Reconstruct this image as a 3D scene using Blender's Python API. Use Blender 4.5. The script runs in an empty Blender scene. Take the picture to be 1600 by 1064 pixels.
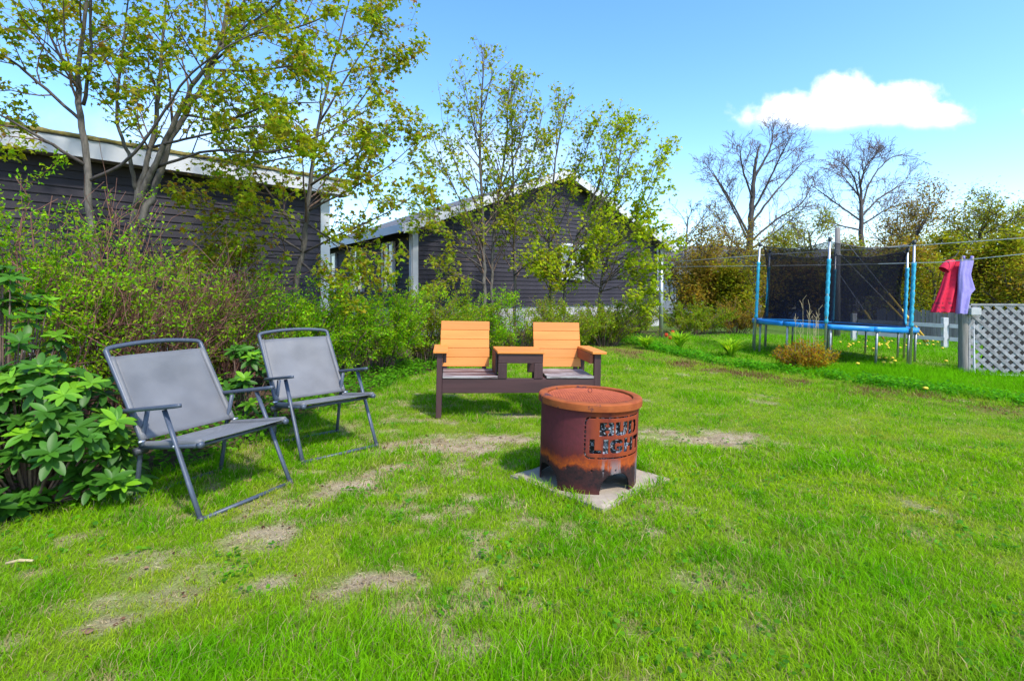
import bpy, bmesh, math, random
import numpy as np
from mathutils import Vector, Matrix

# ------------------------------------------------------------------ camera, sky, sun, exposure
SC = bpy.context.scene
COL = SC.collection
HC, FPX, YH = 1.2, 800.0, 460.0          # camera height, focal length and horizon row of a 1600 px wide picture
cam = bpy.data.cameras.new('camera')
cam.lens = 18.0; cam.sensor_width = 36.0; cam.sensor_fit = 'HORIZONTAL'
cam.shift_y = -(532.0 - YH) / 1600.0
cam.clip_start = 0.05; cam.clip_end = 3000
camo = bpy.data.objects.new('camera', cam); COL.objects.link(camo)
camo.location = (0, 0, HC); camo.rotation_euler = (math.radians(90), 0, 0)
SC.camera = camo

SUN_EL = math.radians(52)
SUN_AZ = math.atan2(0.62, -0.78)          # measured from +Y towards +X: behind the camera, to its right
sdir = Vector((math.sin(SUN_AZ) * math.cos(SUN_EL), math.cos(SUN_AZ) * math.cos(SUN_EL), math.sin(SUN_EL)))
sun = bpy.data.lights.new('sun', 'SUN'); sun.energy = 2.0; sun.angle = math.radians(4.0); sun.color = (1.0, 0.95, 0.87)
suno = bpy.data.objects.new('sun', sun); COL.objects.link(suno)
suno.rotation_euler = sdir.to_track_quat('Z', 'Y').to_euler(); suno.location = (0, 0, 30)

W = bpy.data.worlds.new('World'); SC.world = W; W.use_nodes = True
NT = W.node_tree; NT.nodes.clear()
def wn(t, **k):
    n = NT.nodes.new(t)
    for a, b in k.items(): setattr(n, a, b)
    return n
def wl(a, b): NT.links.new(a, b)
def wm(op, a, b=None, c=None, clamp=False):
    n = wn('ShaderNodeMath', operation=op, use_clamp=clamp)
    for i, v in enumerate((a, b, c)):
        if v is None: continue
        if isinstance(v, (int, float)): n.inputs[i].default_value = v
        else: wl(v, n.inputs[i])
    return n.outputs[0]
sky = wn('ShaderNodeTexSky', sky_type='NISHITA', sun_disc=False, sun_elevation=SUN_EL, sun_rotation=SUN_AZ,
         altitude=50, air_density=1.0, dust_density=0.6, ozone_density=1.6)
hs = wn('ShaderNodeHueSaturation'); hs.inputs['Saturation'].default_value = 1.27; hs.inputs['Value'].default_value = 0.95; hs.inputs['Hue'].default_value = 0.504
wl(sky.outputs[0], hs.inputs['Color'])
tc = wn('ShaderNodeTexCoord'); sep = wn('ShaderNodeSeparateXYZ'); wl(tc.outputs['Generated'], sep.inputs[0])
yy = wm('MAXIMUM', sep.outputs[1], 0.05)
U = wm('DIVIDE', sep.outputs[0], yy); V = wm('DIVIDE', sep.outputs[2], yy)
cmb = wn('ShaderNodeCombineXYZ'); wl(U, cmb.inputs[0]); wl(V, cmb.inputs[1])
def noise_w(scale, detail, off):
    mp = wn('ShaderNodeMapping'); mp.inputs['Location'].default_value = off; wl(cmb.outputs[0], mp.inputs[0])
    n = wn('ShaderNodeTexNoise'); n.inputs['Scale'].default_value = scale; n.inputs['Detail'].default_value = detail; n.inputs['Roughness'].default_value = 0.55
    wl(mp.outputs[0], n.inputs['Vector']); return n.outputs[0]
n1 = noise_w(9, 6, (3, 1, 0)); n2 = noise_w(30, 9, (7, 2, 0))
wob = wm('ADD', wm('MULTIPLY', wm('SUBTRACT', n1, 0.5), 1.25), wm('MULTIPLY', wm('SUBTRACT', n2, 0.5), 1.1))
def blob(cu, cv, ru, rv):
    du = wm('DIVIDE', wm('SUBTRACT', U, cu), ru); dv = wm('DIVIDE', wm('SUBTRACT', V, cv), rv)
    return wm('SUBTRACT', 1.0, wm('SQRT', wm('ADD', wm('MULTIPLY', du, du), wm('MULTIPLY', dv, dv))))
def sstep(v, a, b):
    n = wn('ShaderNodeMapRange', interpolation_type='SMOOTHSTEP'); wl(v, n.inputs[0]); n.inputs[1].default_value = a; n.inputs[2].default_value = b
    return n.outputs[0]
b = blob(0.635, 0.352, 0.215, 0.048)
for q in ((0.65, 0.385, 0.075, 0.055), (0.755, 0.370, 0.085, 0.050), (0.555, 0.36, 0.10, 0.035), (0.815, 0.345, 0.09, 0.034)):
    b = wm('MAXIMUM', b, blob(*q))
m1 = sstep(wm('ADD', b, wm('MULTIPLY', wob, 0.80)), -0.08, 0.55)
flat = sstep(wm('ADD', V, wm('MULTIPLY', wm('SUBTRACT', n1, 0.5), 0.03)), 0.312, 0.345)
m1 = wm('MULTIPLY', m1, flat)
b2 = blob(1.06, 0.355, 0.07, 0.03)
m2 = sstep(wm('ADD', b2, wm('MULTIPLY', wob, 0.5)), 0.1, 0.6)
b3 = wm('MAXIMUM', blob(-0.55, 0.31, 0.42, 0.10), blob(-0.05, 0.27, 0.24, 0.07))
m3 = wm('MULTIPLY', sstep(wm('ADD', b3, wm('MULTIPLY', wob, 0.5)), -0.1, 0.95), 0.32)
mask = wm('MAXIMUM', wm('MAXIMUM', m1, m2), m3)
# a faint grey-lilac tone low in the cloud, where it is thick
shade = wm('ADD', wm('MULTIPLY', sstep(V, 0.39, 0.32), 0.22), wm('MULTIPLY', sstep(n2, 0.35, 0.7), 0.14))
cmix = wn('ShaderNodeMix', data_type='RGBA'); wl(shade, cmix.inputs[0])
CL = 4.2
cmix.inputs[6].default_value = (CL, CL, CL, 1); cmix.inputs[7].default_value = (CL * .66, CL * .70, CL * .80, 1)
mix = wn('ShaderNodeMix', data_type='RGBA'); wl(mask, mix.inputs[0]); wl(hs.outputs[0], mix.inputs[6]); wl(cmix.outputs[2], mix.inputs[7])
bg = wn('ShaderNodeBackground'); bg.inputs[1].default_value = 0.15; wl(mix.outputs[2], bg.inputs[0])
wo = wn('ShaderNodeOutputWorld'); wl(bg.outputs[0], wo.inputs[0])

VS = SC.view_settings
VS.view_transform = 'Standard'; VS.look = 'None'; VS.gamma = 1.0; VS.exposure = 1.5; VS.use_curve_mapping = False
SC.render.engine = 'CYCLES'
SC.cycles.max_bounces = 6; SC.cycles.transparent_max_bounces = 12; SC.cycles.caustics_reflective = False; SC.cycles.caustics_refractive = False

# ------------------------------------------------------------------ helpers
RNG = np.random.default_rng(7); random.seed(7)
def g(x, y):
    """height of the lawn: it falls gently to the right and rises a little towards the back"""
    x = np.asarray(x, float); y = np.asarray(y, float)
    z = -0.02 * x - 0.004 * y - 0.015 * np.maximum(0, x - 5) + 0.02 * np.clip(y - 7, 0, 25)
    r = np.hypot(x, y)
    z = z + 0.02 * np.sin(x * 1.1 + 0.6) * np.sin(y * 0.9) * np.clip(r / 6, 0, 1)
    k = np.clip((r - 25) / 40, 0, 1)
    return z * (1 - k) + 0.1 * k
def gz(x, y): return float(g(x, y))
def at(px, py, Y): return Vector(((px - 800) * Y / FPX, Y, HC - (py - YH) * Y / FPX))

def hash2(ix, iy, seed):
    h = (ix.astype(np.int64) * 374761393 + iy.astype(np.int64) * 668265263 + seed * 144665) & 0x7fffffff
    h = ((h ^ (h >> 13)) * 1274126177) & 0x7fffffff
    return ((h ^ (h >> 16)) & 0xffff) / 65535.0
def vnoise(x, y, s, seed=0):
    x = np.asarray(x, float) * s; y = np.asarray(y, float) * s
    ix = np.floor(x); iy = np.floor(y); fx = x - ix; fy = y - iy
    fx = fx * fx * (3 - 2 * fx); fy = fy * fy * (3 - 2 * fy)
    a = hash2(ix, iy, seed); b_ = hash2(ix + 1, iy, seed); c = hash2(ix, iy + 1, seed); d = hash2(ix + 1, iy + 1, seed)
    return (a * (1 - fx) + b_ * fx) * (1 - fy) + (c * (1 - fx) + d * fx) * fy
def fbm(x, y, s, seed=0, o=3):
    v = 0; a = 0.5; t = 0
    for i in range(o):
        v = v + a * vnoise(x, y, s * 2 ** i, seed + 17 * i); t += a; a *= 0.55
    return v / t

def tag(o, label=None, cat=None, group=None, kind=None):
    if label: o['label'] = label
    if cat: o['category'] = cat
    if group: o['group'] = group
    if kind: o['kind'] = kind
    return o
def empty(name, loc=(0, 0, 0), rz=0, label=None, cat=None, group=None, rot=None):
    o = bpy.data.objects.new(name, None); COL.objects.link(o); o.empty_display_size = 0.1
    o.location = loc; o.rotation_euler = rot if rot else (0, 0, rz)
    return tag(o, label, cat, group)
def link(name, me, parent=None, loc=None, rot=None):
    o = bpy.data.objects.new(name, me); COL.objects.link(o)
    if parent is not None: o.parent = parent
    if loc is not None: o.location = loc
    if rot is not None: o.rotation_euler = rot
    return o

class Geo:
    """collects vertices and polygons (numpy blocks), optional colour per vertex"""
    def __init__(s): s.V = []; s.F = []; s.C = []; s.n = 0
    def add(s, v, f, c=None):
        v = np.asarray(v, float).reshape(-1, 3); f = np.asarray(f, np.int64)
        s.V.append(v); s.F.append(f + s.n); s.n += len(v)
        if c is not None:
            c = np.asarray(c, float)
            if c.ndim == 1: c = np.tile(c, (len(v), 1))
            s.C.append(c)
    def box(s, x0, x1, y0, y1, z0, z1, M=None, c=None):
        v = np.array([[x, y, z] for z in (z0, z1) for y in (y0, y1) for x in (x0, x1)], float)
        if M is not None: v = v @ np.array(M.to_3x3()).T + np.array(M.translation)
        s.add(v, [[0, 2, 3, 1], [4, 5, 7, 6], [0, 1, 5, 4], [2, 6, 7, 3], [0, 4, 6, 2], [1, 3, 7, 5]], c)
    def bar(s, a, b_, w, h, up=(0, 0, 1)):
        """a bar of section w x h from a to b"""
        a = Vector(a); b_ = Vector(b_); d = (b_ - a); L = d.length; d.normalize()
        x = d.cross(Vector(up)).normalized() if abs(d.dot(Vector(up))) < .99 else d.cross(Vector((1, 0, 0))).normalized()
        n = x.cross(d)
        M = Matrix((x, d, n)).transposed().to_4x4(); M.translation = a
        s.box(-w / 2, w / 2, 0, L, -h / 2, h / 2, M)
    def tube(s, P, R, k=6, cap=True, c=None, flat=1.0):
        P = np.asarray([tuple(p) for p in P], float); n = len(P)
        R = np.full(n, R, float) if np.isscalar(R) else np.asarray(R, float)
        T = np.gradient(P, axis=0); T /= np.linalg.norm(T, axis=1)[:, None] + 1e-9
        m = T.mean(0); ref = np.array([0, 0, 1.0]) if abs(m[2]) < 0.8 * np.linalg.norm(m) + 1e-9 else np.array([1.0, 0.2, 0])
        A = np.cross(T, ref); A /= np.linalg.norm(A, axis=1)[:, None] + 1e-9; B = np.cross(T, A)
        t = np.arange(k) * 2 * np.pi / k
        v = P[:, None] + R[:, None, None] * (np.cos(t)[None, :, None] * A[:, None] * flat + np.sin(t)[None, :, None] * B[:, None])
        i = np.arange(n - 1)[:, None] * k + np.arange(k)[None]; j = np.arange(n - 1)[:, None] * k + (np.arange(k)[None] + 1) % k
        f = np.stack([i, j, j + k, i + k], -1).reshape(-1, 4)
        base = s.n; s.add(v.reshape(-1, 3), f, c)
        if cap and k > 3:
            s.F.append(np.array([[base + q for q in range(k)][::-1]])); s.F.append(np.array([[base + (n - 1) * k + q for q in range(k)]]))
    def lathe(s, prof, k=48, c=None, close=False):
        prof = np.asarray(prof, float); n = len(prof); t = np.arange(k) * 2 * np.pi / k
        v = np.stack([prof[:, None, 0] * np.cos(t), prof[:, None, 0] * np.sin(t), np.repeat(prof[:, 1:2], k, 1)], -1).reshape(-1, 3)
        rows = np.arange(n if close else n - 1)[:, None]; nx = (rows + 1) % n
        q = np.arange(k)[None]; q2 = (q + 1) % k
        f = np.stack([rows * k + q, rows * k + q2, nx * k + q2, nx * k + q], -1).reshape(-1, 4)
        s.add(v, f, c)
    def mesh(s, name, mat, smooth=False):
        me = bpy.data.meshes.new(name)
        if not s.V: return me
        V_ = np.concatenate(s.V); me.vertices.add(len(V_)); me.vertices.foreach_set('co', V_.astype(np.float32).ravel())
        li = np.concatenate([f.ravel() for f in s.F]); tot = np.concatenate([np.full(len(f), f.shape[1]) for f in s.F])
        st = np.concatenate([[0], np.cumsum(tot)[:-1]])
        me.loops.add(len(li)); me.loops.foreach_set('vertex_index', li.astype(np.int32))
        me.polygons.add(len(tot)); me.polygons.foreach_set('loop_start', st.astype(np.int32))
        me.update(calc_edges=True)
        me.polygons.foreach_set('use_smooth', np.full(len(tot), bool(smooth)))
        if s.C:
            c = np.concatenate(s.C); c = np.concatenate([c, np.ones((len(c), 1))], 1) if c.shape[1] == 3 else c
            at_ = me.color_attributes.new('Col', 'FLOAT_COLOR', 'POINT'); at_.data.foreach_set('color', c.astype(np.float32).ravel())
        if mat is not None: me.materials.append(mat)
        return me
    def build(s, name, mat, parent=None, smooth=False, bevel=0, **k):
        me = s.mesh(name, mat, smooth); o = link(name, me, parent, **k)
        if bevel:
            m = o.modifiers.new('bevel', 'BEVEL'); m.width = bevel; m.segments = 2; m.limit_method = 'ANGLE'
        return o

def part_box(name, mat, parent, x0, x1, y0, y1, z0, z1, bevel=0, M=None):
    q = Geo(); q.box(x0, x1, y0, y1, z0, z1, M); return q.build(name, mat, parent, bevel=bevel)

# ------------------------------------------------------------------ materials
def mat(name):
    m = bpy.data.materials.new(name); m.use_nodes = True; nt = m.node_tree; nt.nodes.clear()
    out = nt.nodes.new('ShaderNodeOutputMaterial'); return m, nt, out
def N(nt, t, **k):
    n = nt.nodes.new(t)
    for a, b_ in k.items(): setattr(n, a, b_)
    return n
def ramp(nt, fac, stops, interp='LINEAR'):
    r = N(nt, 'ShaderNodeValToRGB'); cr = r.color_ramp; cr.interpolation = interp
    while len(cr.elements) < len(stops): cr.elements.new(0.5)
    for e, (p, c) in zip(cr.elements, stops): e.position = p; e.color = (*c, 1) if len(c) == 3 else c
    nt.links.new(fac, r.inputs[0]); return r.outputs[0]
def noise(nt, scale, detail=4, rough=0.55, stretch=None, coord='Object', dist=0.0):
    t = N(nt, 'ShaderNodeTexCoord'); n = N(nt, 'ShaderNodeTexNoise')
    n.inputs['Scale'].default_value = scale; n.inputs['Detail'].default_value = detail; n.inputs['Roughness'].default_value = rough; n.inputs['Distortion'].default_value = dist
    if stretch:
        mp = N(nt, 'ShaderNodeMapping'); mp.inputs['Scale'].default_value = stretch; nt.links.new(t.outputs[coord], mp.inputs[0]); nt.links.new(mp.outputs[0], n.inputs['Vector'])
    else: nt.links.new(t.outputs[coord], n.inputs['Vector'])
    return n.outputs[0]
def mixc(nt, fac, a, b_, blend='MIX'):
    m = N(nt, 'ShaderNodeMix', data_type='RGBA', blend_type=blend)
    for i, v in ((0, fac), (6, a), (7, b_)):
        if isinstance(v, (int, float)): m.inputs[i].default_value = v
        elif isinstance(v, tuple): m.inputs[i].default_value = (*v, 1) if len(v) == 3 else v
        else: nt.links.new(v, m.inputs[i])
    return m.outputs[2]
def bump(nt, h, strength=0.3, dist=0.01):
    b_ = N(nt, 'ShaderNodeBump'); b_.inputs['Strength'].default_value = strength; b_.inputs['Distance'].default_value = dist
    nt.links.new(h, b_.inputs['Height']); return b_.outputs[0]
def surf(name, c1, c2, scale=12, rough=0.6, metal=0.0, stretch=None, bstr=0.25, bdist=0.004, lo=0.3, hi=0.7, wear=None, wear_at=0.62, wear_scale=9, detail=5, spec=0.5, var=0.0):
    """a two-tone surface with fine relief and optional worn spots"""
    m, nt, out = mat(name); p = N(nt, 'ShaderNodeBsdfPrincipled')
    f = noise(nt, scale, detail, 0.6, stretch); c = ramp(nt, f, [(lo, c1), (hi, c2)])
    if wear:
        w = noise(nt, wear_scale, 6, 0.7, stretch); wf = ramp(nt, w, [(wear_at, (0, 0, 0)), (min(.99, wear_at + .05), (1, 1, 1))]); c = mixc(nt, wf, c, wear)
    if var:
        oi = N(nt, 'ShaderNodeObjectInfo'); vr = ramp(nt, oi.outputs['Random'], [(0, (1 - var,) * 3), (1, (1 + var,) * 3)]); c = mixc(nt, 1.0, c, vr, 'MULTIPLY')
    nt.links.new(c, p.inputs['Base Color']); p.inputs['Roughness'].default_value = rough; p.inputs['Metallic'].default_value = metal
    p.inputs['Specular IOR Level'].default_value = spec
    nt.links.new(bump(nt, f, bstr, bdist), p.inputs['Normal']); nt.links.new(p.outputs[0], out.inputs[0]); return m
def leafmat(name, trans=0.4, gloss=0.45, rough=0.45, tint=(1, 1, 1)):
    """colour from the leaf's own colour attribute; light passes partly through"""
    m, nt, out = mat(name); a = N(nt, 'ShaderNodeVertexColor'); a.layer_name = 'Col'
    c = a.outputs[0]
    if tint != (1, 1, 1): c = mixc(nt, 1.0, c, tint, 'MULTIPLY')
    p = N(nt, 'ShaderNodeBsdfPrincipled'); nt.links.new(c, p.inputs['Base Color']); p.inputs['Roughness'].default_value = rough; p.inputs['Specular IOR Level'].default_value = gloss
    t = N(nt, 'ShaderNodeBsdfTranslucent'); tcx = mixc(nt, 1.0, c, (1.25, 1.15, 0.6), 'MULTIPLY'); nt.links.new(tcx, t.inputs[0])
    x = N(nt, 'ShaderNodeMixShader'); x.inputs[0].default_value = trans; nt.links.new(p.outputs[0], x.inputs[1]); nt.links.new(t.outputs[0], x.inputs[2]); nt.links.new(x.outputs[0], out.inputs[0]); return m

M = {}
M['leaf'] = leafmat('leaf_surface', 0.55, 0.12, 0.6)
M['grass'] = leafmat('grass_blade', 0.45, 0.0, 0.8)
M['rhodo'] = leafmat('glossy_leaf', 0.30, 0.30, 0.45)
M['bark_grey'] = surf('grey_maple_bark', (.046, .040, .034), (.150, .132, .108), 26, .9, stretch=(1, 1, .3), bstr=.9, bdist=.012)
M['bark_dark'] = surf('dark_bark', (.040, .033, .029), (.10, .082, .07), 20, .85, stretch=(1, 1, .3), bstr=.5)
M['twig'] = surf('brown_twig', (.085, .05, .038), (.20, .13, .095), 20, .8, bstr=.2)
M['twig_red'] = surf('reddish_twig', (.13, .05, .035), (.25, .12, .08), 20, .8, bstr=.2)
M['straw'] = surf('dry_stem', (.36, .27, .13), (.55, .44, .26), 20, .8, bstr=.2)
M['siding'] = surf('dark_plum_siding', (.030, .027, .034), (.044, .039, .048), 5, .7, stretch=(.4, 1, 1), bstr=.04, bdist=.002, spec=.2, var=.16)
M['white'] = surf('white_trim_paint', (.50, .50, .51), (.56, .56, .56), 3, .5, bstr=.03, bdist=.001)
M['offwhite'] = surf('weathered_white_paint', (.40, .40, .40), (.54, .53, .52), 8, .6, bstr=.15, wear=(.28, .26, .23), wear_at=.7)
M['soffit'] = surf('soffit', (.34, .34, .36), (.42, .42, .43), 5, .6)
M['moss'] = surf('mossy_shingle', (.10, .085, .03), (.27, .21, .045), 22, .95, bstr=.8, bdist=.02)
M['shingle'] = surf('grey_shingle', (.075, .072, .075), (.14, .135, .135), 30, .9, bstr=.6, bdist=.01)
M['foundation'] = surf('pale_foundation', (.32, .31, .30), (.50, .49, .47), 4, .85, bstr=.4, bdist=.01, wear=(.25, .24, .22), wear_at=.66)
M['bluewall'] = surf('blue_siding', (.045, .11, .30), (.065, .15, .36), 3, .6)
M['chair_frame'] = surf('blue_grey_powder_coat', (.050, .062, .088), (.072, .088, .118), 60, .45, metal=.1, bstr=.05, wear=(.16, .17, .19), wear_at=.72, wear_scale=30)
M['sling'] = None
M['black_plastic'] = surf('black_plastic', (.03, .032, .038), (.05, .052, .06), 30, .5)
M['steel'] = surf('galvanised_steel', (.38, .40, .42), (.52, .54, .56), 18, .38, metal=.7, bstr=.05)
M['legsteel'] = surf('dull_galvanised_leg', (.26, .28, .29), (.40, .42, .43), 18, .45, metal=.5, bstr=.05)
M['wire'] = surf('clothes_line_plastic', (.55, .55, .53), (.66, .66, .64), 30, .5)
M['post_wood'] = surf('weathered_grey_wood', (.11, .10, .088), (.30, .27, .24), 16, .9, stretch=(2.5, 2.5, .12), bstr=.6, bdist=.008)
M['lattice'] = surf('weathered_lattice_wood', (.17, .165, .17), (.36, .35, .35), 14, .85, stretch=(1, 1, 1), bstr=.4, var=.2)
M['fencewood'] = surf('old_fence_board', (.10, .09, .085), (.24, .22, .21), 7, .9, stretch=(2, 2, .15), bstr=.5, var=.25)
M['darkboard'] = surf('dark_stained_board', (.02, .022, .022), (.05, .05, .048), 7, .9, stretch=(1, 1, .2))
M['yellow'] = surf('yellow_plastic', (.62, .38, .03), (.74, .48, .05), 9, .5)
M['concrete'] = None
M['tramp_blue'] = surf('blue_vinyl_pad', (.006, .20, .60), (.015, .27, .68), 5, .45, bstr=.3, bdist=.01)
M['foam'] = surf('cyan_foam_sleeve', (.010, .28, .44), (.04, .44, .60), 26, .6, bstr=.9, bdist=.012)
M['mat_black'] = surf('black_jump_mat', (.012, .012, .014), (.02, .02, .024), 30, .8)
M['tulip'] = surf('red_petal', (.55, .02, .015), (.72, .05, .03), 20, .5)
M['dandelion'] = surf('dandelion_yellow', (.75, .50, .02), (.85, .62, .05), 60, .7)
M['glass'] = None

def m_wood(name, c1, c2, wear, axis, wear_at=.6, wscale=7):
    st = {'x': (.12, 1.6, 1.6), 'y': (1.6, .12, 1.6), 'z': (1.6, 1.6, .12)}[axis]
    return surf(name, c1, c2, 14, .62, stretch=st, bstr=.45, bdist=.003, wear=wear, wear_at=wear_at, wear_scale=wscale, var=.10)
M['orange'] = m_wood('orange_painted_plank', (.60, .185, .028), (.68, .235, .042), (.46, .18, .05), 'x', .72, 16)
M['brown'] = m_wood('dark_brown_painted_wood', (.034, .012, .013), (.062, .024, .024), (.13, .085, .08), 'x', .68, 9)
M['brown_v'] = m_wood('dark_brown_painted_post', (.034, .012, .013), (.062, .024, .024), (.11, .07, .065), 'z', .70, 9)
M['brown_worn'] = m_wood('brown_paint_rubbed_grey', (.060, .026, .028), (.10, .05, .05), (.33, .29, .28), 'x', .50, 7)
M['grey_worn'] = m_wood('peeled_seat_board', (.22, .20, .19), (.40, .37, .36), (.07, .035, .035), 'x', .48, 16)
M['orange_shaded'] = m_wood('shaded_orange_rail', (.22, .045, .02), (.34, .08, .03), (.10, .03, .02), 'y', .66, 9)  # orange paint as it looks in shade, the shade put into the colour

def m_sling():
    m, nt, out = mat('grey_mesh_sling'); p = N(nt, 'ShaderNodeBsdfPrincipled')
    f = noise(nt, 5, 3, .5); c = ramp(nt, f, [(.3, (.088, .089, .092)), (.7, (.132, .132, .136))])
    t = N(nt, 'ShaderNodeTexCoord'); w1 = N(nt, 'ShaderNodeTexWave', bands_direction='X'); w2 = N(nt, 'ShaderNodeTexWave', bands_direction='Z')
    for w in (w1, w2): w.inputs['Scale'].default_value = 130; nt.links.new(t.outputs['Object'], w.inputs['Vector'])
    k = mixc(nt, .5, w1.outputs[0], w2.outputs[0]); c = mixc(nt, .35, c, k, 'MULTIPLY'); c = mixc(nt, 1.0, c, (1.35, 1.35, 1.35), 'MULTIPLY')
    nt.links.new(c, p.inputs['Base Color']); p.inputs['Roughness'].default_value = .55; p.inputs['Sheen Weight'].default_value = .15
    nt.links.new(bump(nt, k, .25, .001), p.inputs['Normal']); nt.links.new(p.outputs[0], out.inputs[0]); return m
M['sling'] = m_sling()
def m_concrete():
    m, nt, out = mat('old_concrete'); p = N(nt, 'ShaderNodeBsdfPrincipled')
    f = noise(nt, 9, 8, .7); c = ramp(nt, f, [(.25, (.22, .175, .125)), (.7, (.42, .345, .26))])
    f2 = noise(nt, 3.2, 4, .6); c = mixc(nt, ramp(nt, f2, [(.58, (0, 0, 0)), (.72, (.8, .8, .8))]), c, (.40, .20, .09))
    f3 = noise(nt, 60, 3); nt.links.new(c, p.inputs['Base Color']); p.inputs['Roughness'].default_value = .9
    nt.links.new(bump(nt, f3, .5, .004), p.inputs['Normal']); nt.links.new(p.outputs[0], out.inputs[0]); return m
M['concrete'] = m_concrete()
def m_glass():
    m, nt, out = mat('window_glass'); p = N(nt, 'ShaderNodeBsdfPrincipled'); p.inputs['Base Color'].default_value = (.10, .12, .14, 1); p.inputs['Roughness'].default_value = .06
    p.inputs['Specular IOR Level'].default_value = .9; nt.links.new(p.outputs[0], out.inputs[0]); return m
M['glass'] = m_glass()
def m_net():
    m, nt, out = mat('black_safety_net'); d = N(nt, 'ShaderNodeBsdfDiffuse'); d.inputs[0].default_value = (.011, .012, .020, 1)
    t = N(nt, 'ShaderNodeBsdfTransparent'); x = N(nt, 'ShaderNodeMixShader')
    f = noise(nt, 2.5, 3); fr = N(nt, 'ShaderNodeMapRange'); nt.links.new(f, fr.inputs[0]); fr.inputs[3].default_value = .56; fr.inputs[4].default_value = .74
    nt.links.new(fr.outputs[0], x.inputs[0]); nt.links.new(t.outputs[0], x.inputs[1]); nt.links.new(d.outputs[0], x.inputs[2]); nt.links.new(x.outputs[0], out.inputs[0]); return m
M['net'] = m_net()
def m_drum():
    """heat-stained steel: plum paint above, orange rust band, soot and rust towards the foot"""
    m, nt, out = mat('heat_stained_rusty_drum'); p = N(nt, 'ShaderNodeBsdfPrincipled')
    t = N(nt, 'ShaderNodeTexCoord'); s = N(nt, 'ShaderNodeSeparateXYZ'); nt.links.new(t.outputs['Object'], s.inputs[0])
    n1 = noise(nt, 7, 8, .72, (1, 1, .7)); n2 = noise(nt, 34, 8, .8); n3 = noise(nt, 9, 6, .7, (1, 1, .18))
    a = N(nt, 'ShaderNodeMath', operation='MULTIPLY_ADD'); nt.links.new(n1, a.inputs[0]); a.inputs[1].default_value = .20; nt.links.new(s.outputs[2], a.inputs[2])
    b_ = N(nt, 'ShaderNodeMath', operation='MULTIPLY'); nt.links.new(a.outputs[0], b_.inputs[0]); b_.inputs[1].default_value = 1.5
    c = ramp(nt, b_.outputs[0], [(.13, (.095, .022, .014)), (.20, (.050, .015, .013)), (.25, (.016, .011, .012)), (.365, (.022, .013, .013)), (.39, (.14, .026, .010)), (.42, (.42, .078, .008)), (.475, (.26, .042, .010)), (.51, (.120, .021, .020)), (.62, (.135, .028, .034)), (.90, (.115, .024, .030))])
    c = mixc(nt, ramp(nt, n2, [(.42, (0, 0, 0)), (.62, (.6, .6, .6))]), c, (.075, .022, .02))
    # the stencilled side has rusted to orange
    cx = N(nt, 'ShaderNodeMath', operation='ARCTAN2'); nt.links.new(s.outputs[1], cx.inputs[0]); nt.links.new(s.outputs[0], cx.inputs[1])
    ang = N(nt, 'ShaderNodeMath', operation='SUBTRACT'); nt.links.new(cx.outputs[0], ang.inputs[0]); ang.inputs[1].default_value = math.radians(-60)
    ab = N(nt, 'ShaderNodeMath', operation='ABSOLUTE'); nt.links.new(ang.outputs[0], ab.inputs[0])
    mr = N(nt, 'ShaderNodeMapRange', interpolation_type='SMOOTHSTEP'); nt.links.new(ab.outputs[0], mr.inputs[0]); mr.inputs[1].default_value = .85; mr.inputs[2].default_value = .45; mr.inputs[3].default_value = 0; mr.inputs[4].default_value = 1
    mz = N(nt, 'ShaderNodeMapRange', interpolation_type='SMOOTHSTEP'); nt.links.new(a.outputs[0], mz.inputs[0]); mz.inputs[1].default_value = .27; mz.inputs[2].default_value = .33
    f = N(nt, 'ShaderNodeMath', operation='MULTIPLY'); nt.links.new(mr.outputs[0], f.inputs[0]); nt.links.new(mz.outputs[0], f.inputs[1])
    oc = ramp(nt, n3, [(.3, (.15, .026, .012)), (.5, (.32, .058, .008)), (.62, (.22, .036, .010)), (.75, (.08, .018, .012))])
    f8 = N(nt, 'ShaderNodeMath', operation='MULTIPLY'); nt.links.new(f.outputs[0], f8.inputs[0]); f8.inputs[1].default_value = .68
    c = mixc(nt, f8.outputs[0], c, oc)
    # sooty runs and pale bare streaks low on the drum
    lowz = N(nt, 'ShaderNodeMapRange', interpolation_type='SMOOTHSTEP'); nt.links.new(s.outputs[2], lowz.inputs[0]); lowz.inputs[1].default_value = .24; lowz.inputs[2].default_value = .16; lowz.inputs[3].default_value = 0; lowz.inputs[4].default_value = 1
    st = ramp(nt, n3, [(.56, (0, 0, 0)), (.62, (.7, .7, .7))]); st2 = mixc(nt, 1.0, st, lowz.outputs[0], 'MULTIPLY')
    c = mixc(nt, st2, c, (.20, .185, .19))
    nt.links.new(c, p.inputs['Base Color']); p.inputs['Roughness'].default_value = .78; p.inputs['Specular IOR Level'].default_value = .18
    nt.links.new(bump(nt, n2, .25, .003), p.inputs['Normal']); nt.links.new(p.outputs[0], out.inputs[0]); return m
M['drum'] = m_drum()
M['rim'] = surf('orange_rust_rim', (.23, .050, .014), (.36, .095, .024), 12, .75, spec=.2, bstr=.1, wear=(.085, .03, .032), wear_at=.55, wear_scale=6)
M['grate'] = surf('rusty_grate_wire', (.30, .055, .02), (.44, .095, .028), 20, .7, wear=(.08, .03, .03), wear_at=.66, wear_scale=7)
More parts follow.
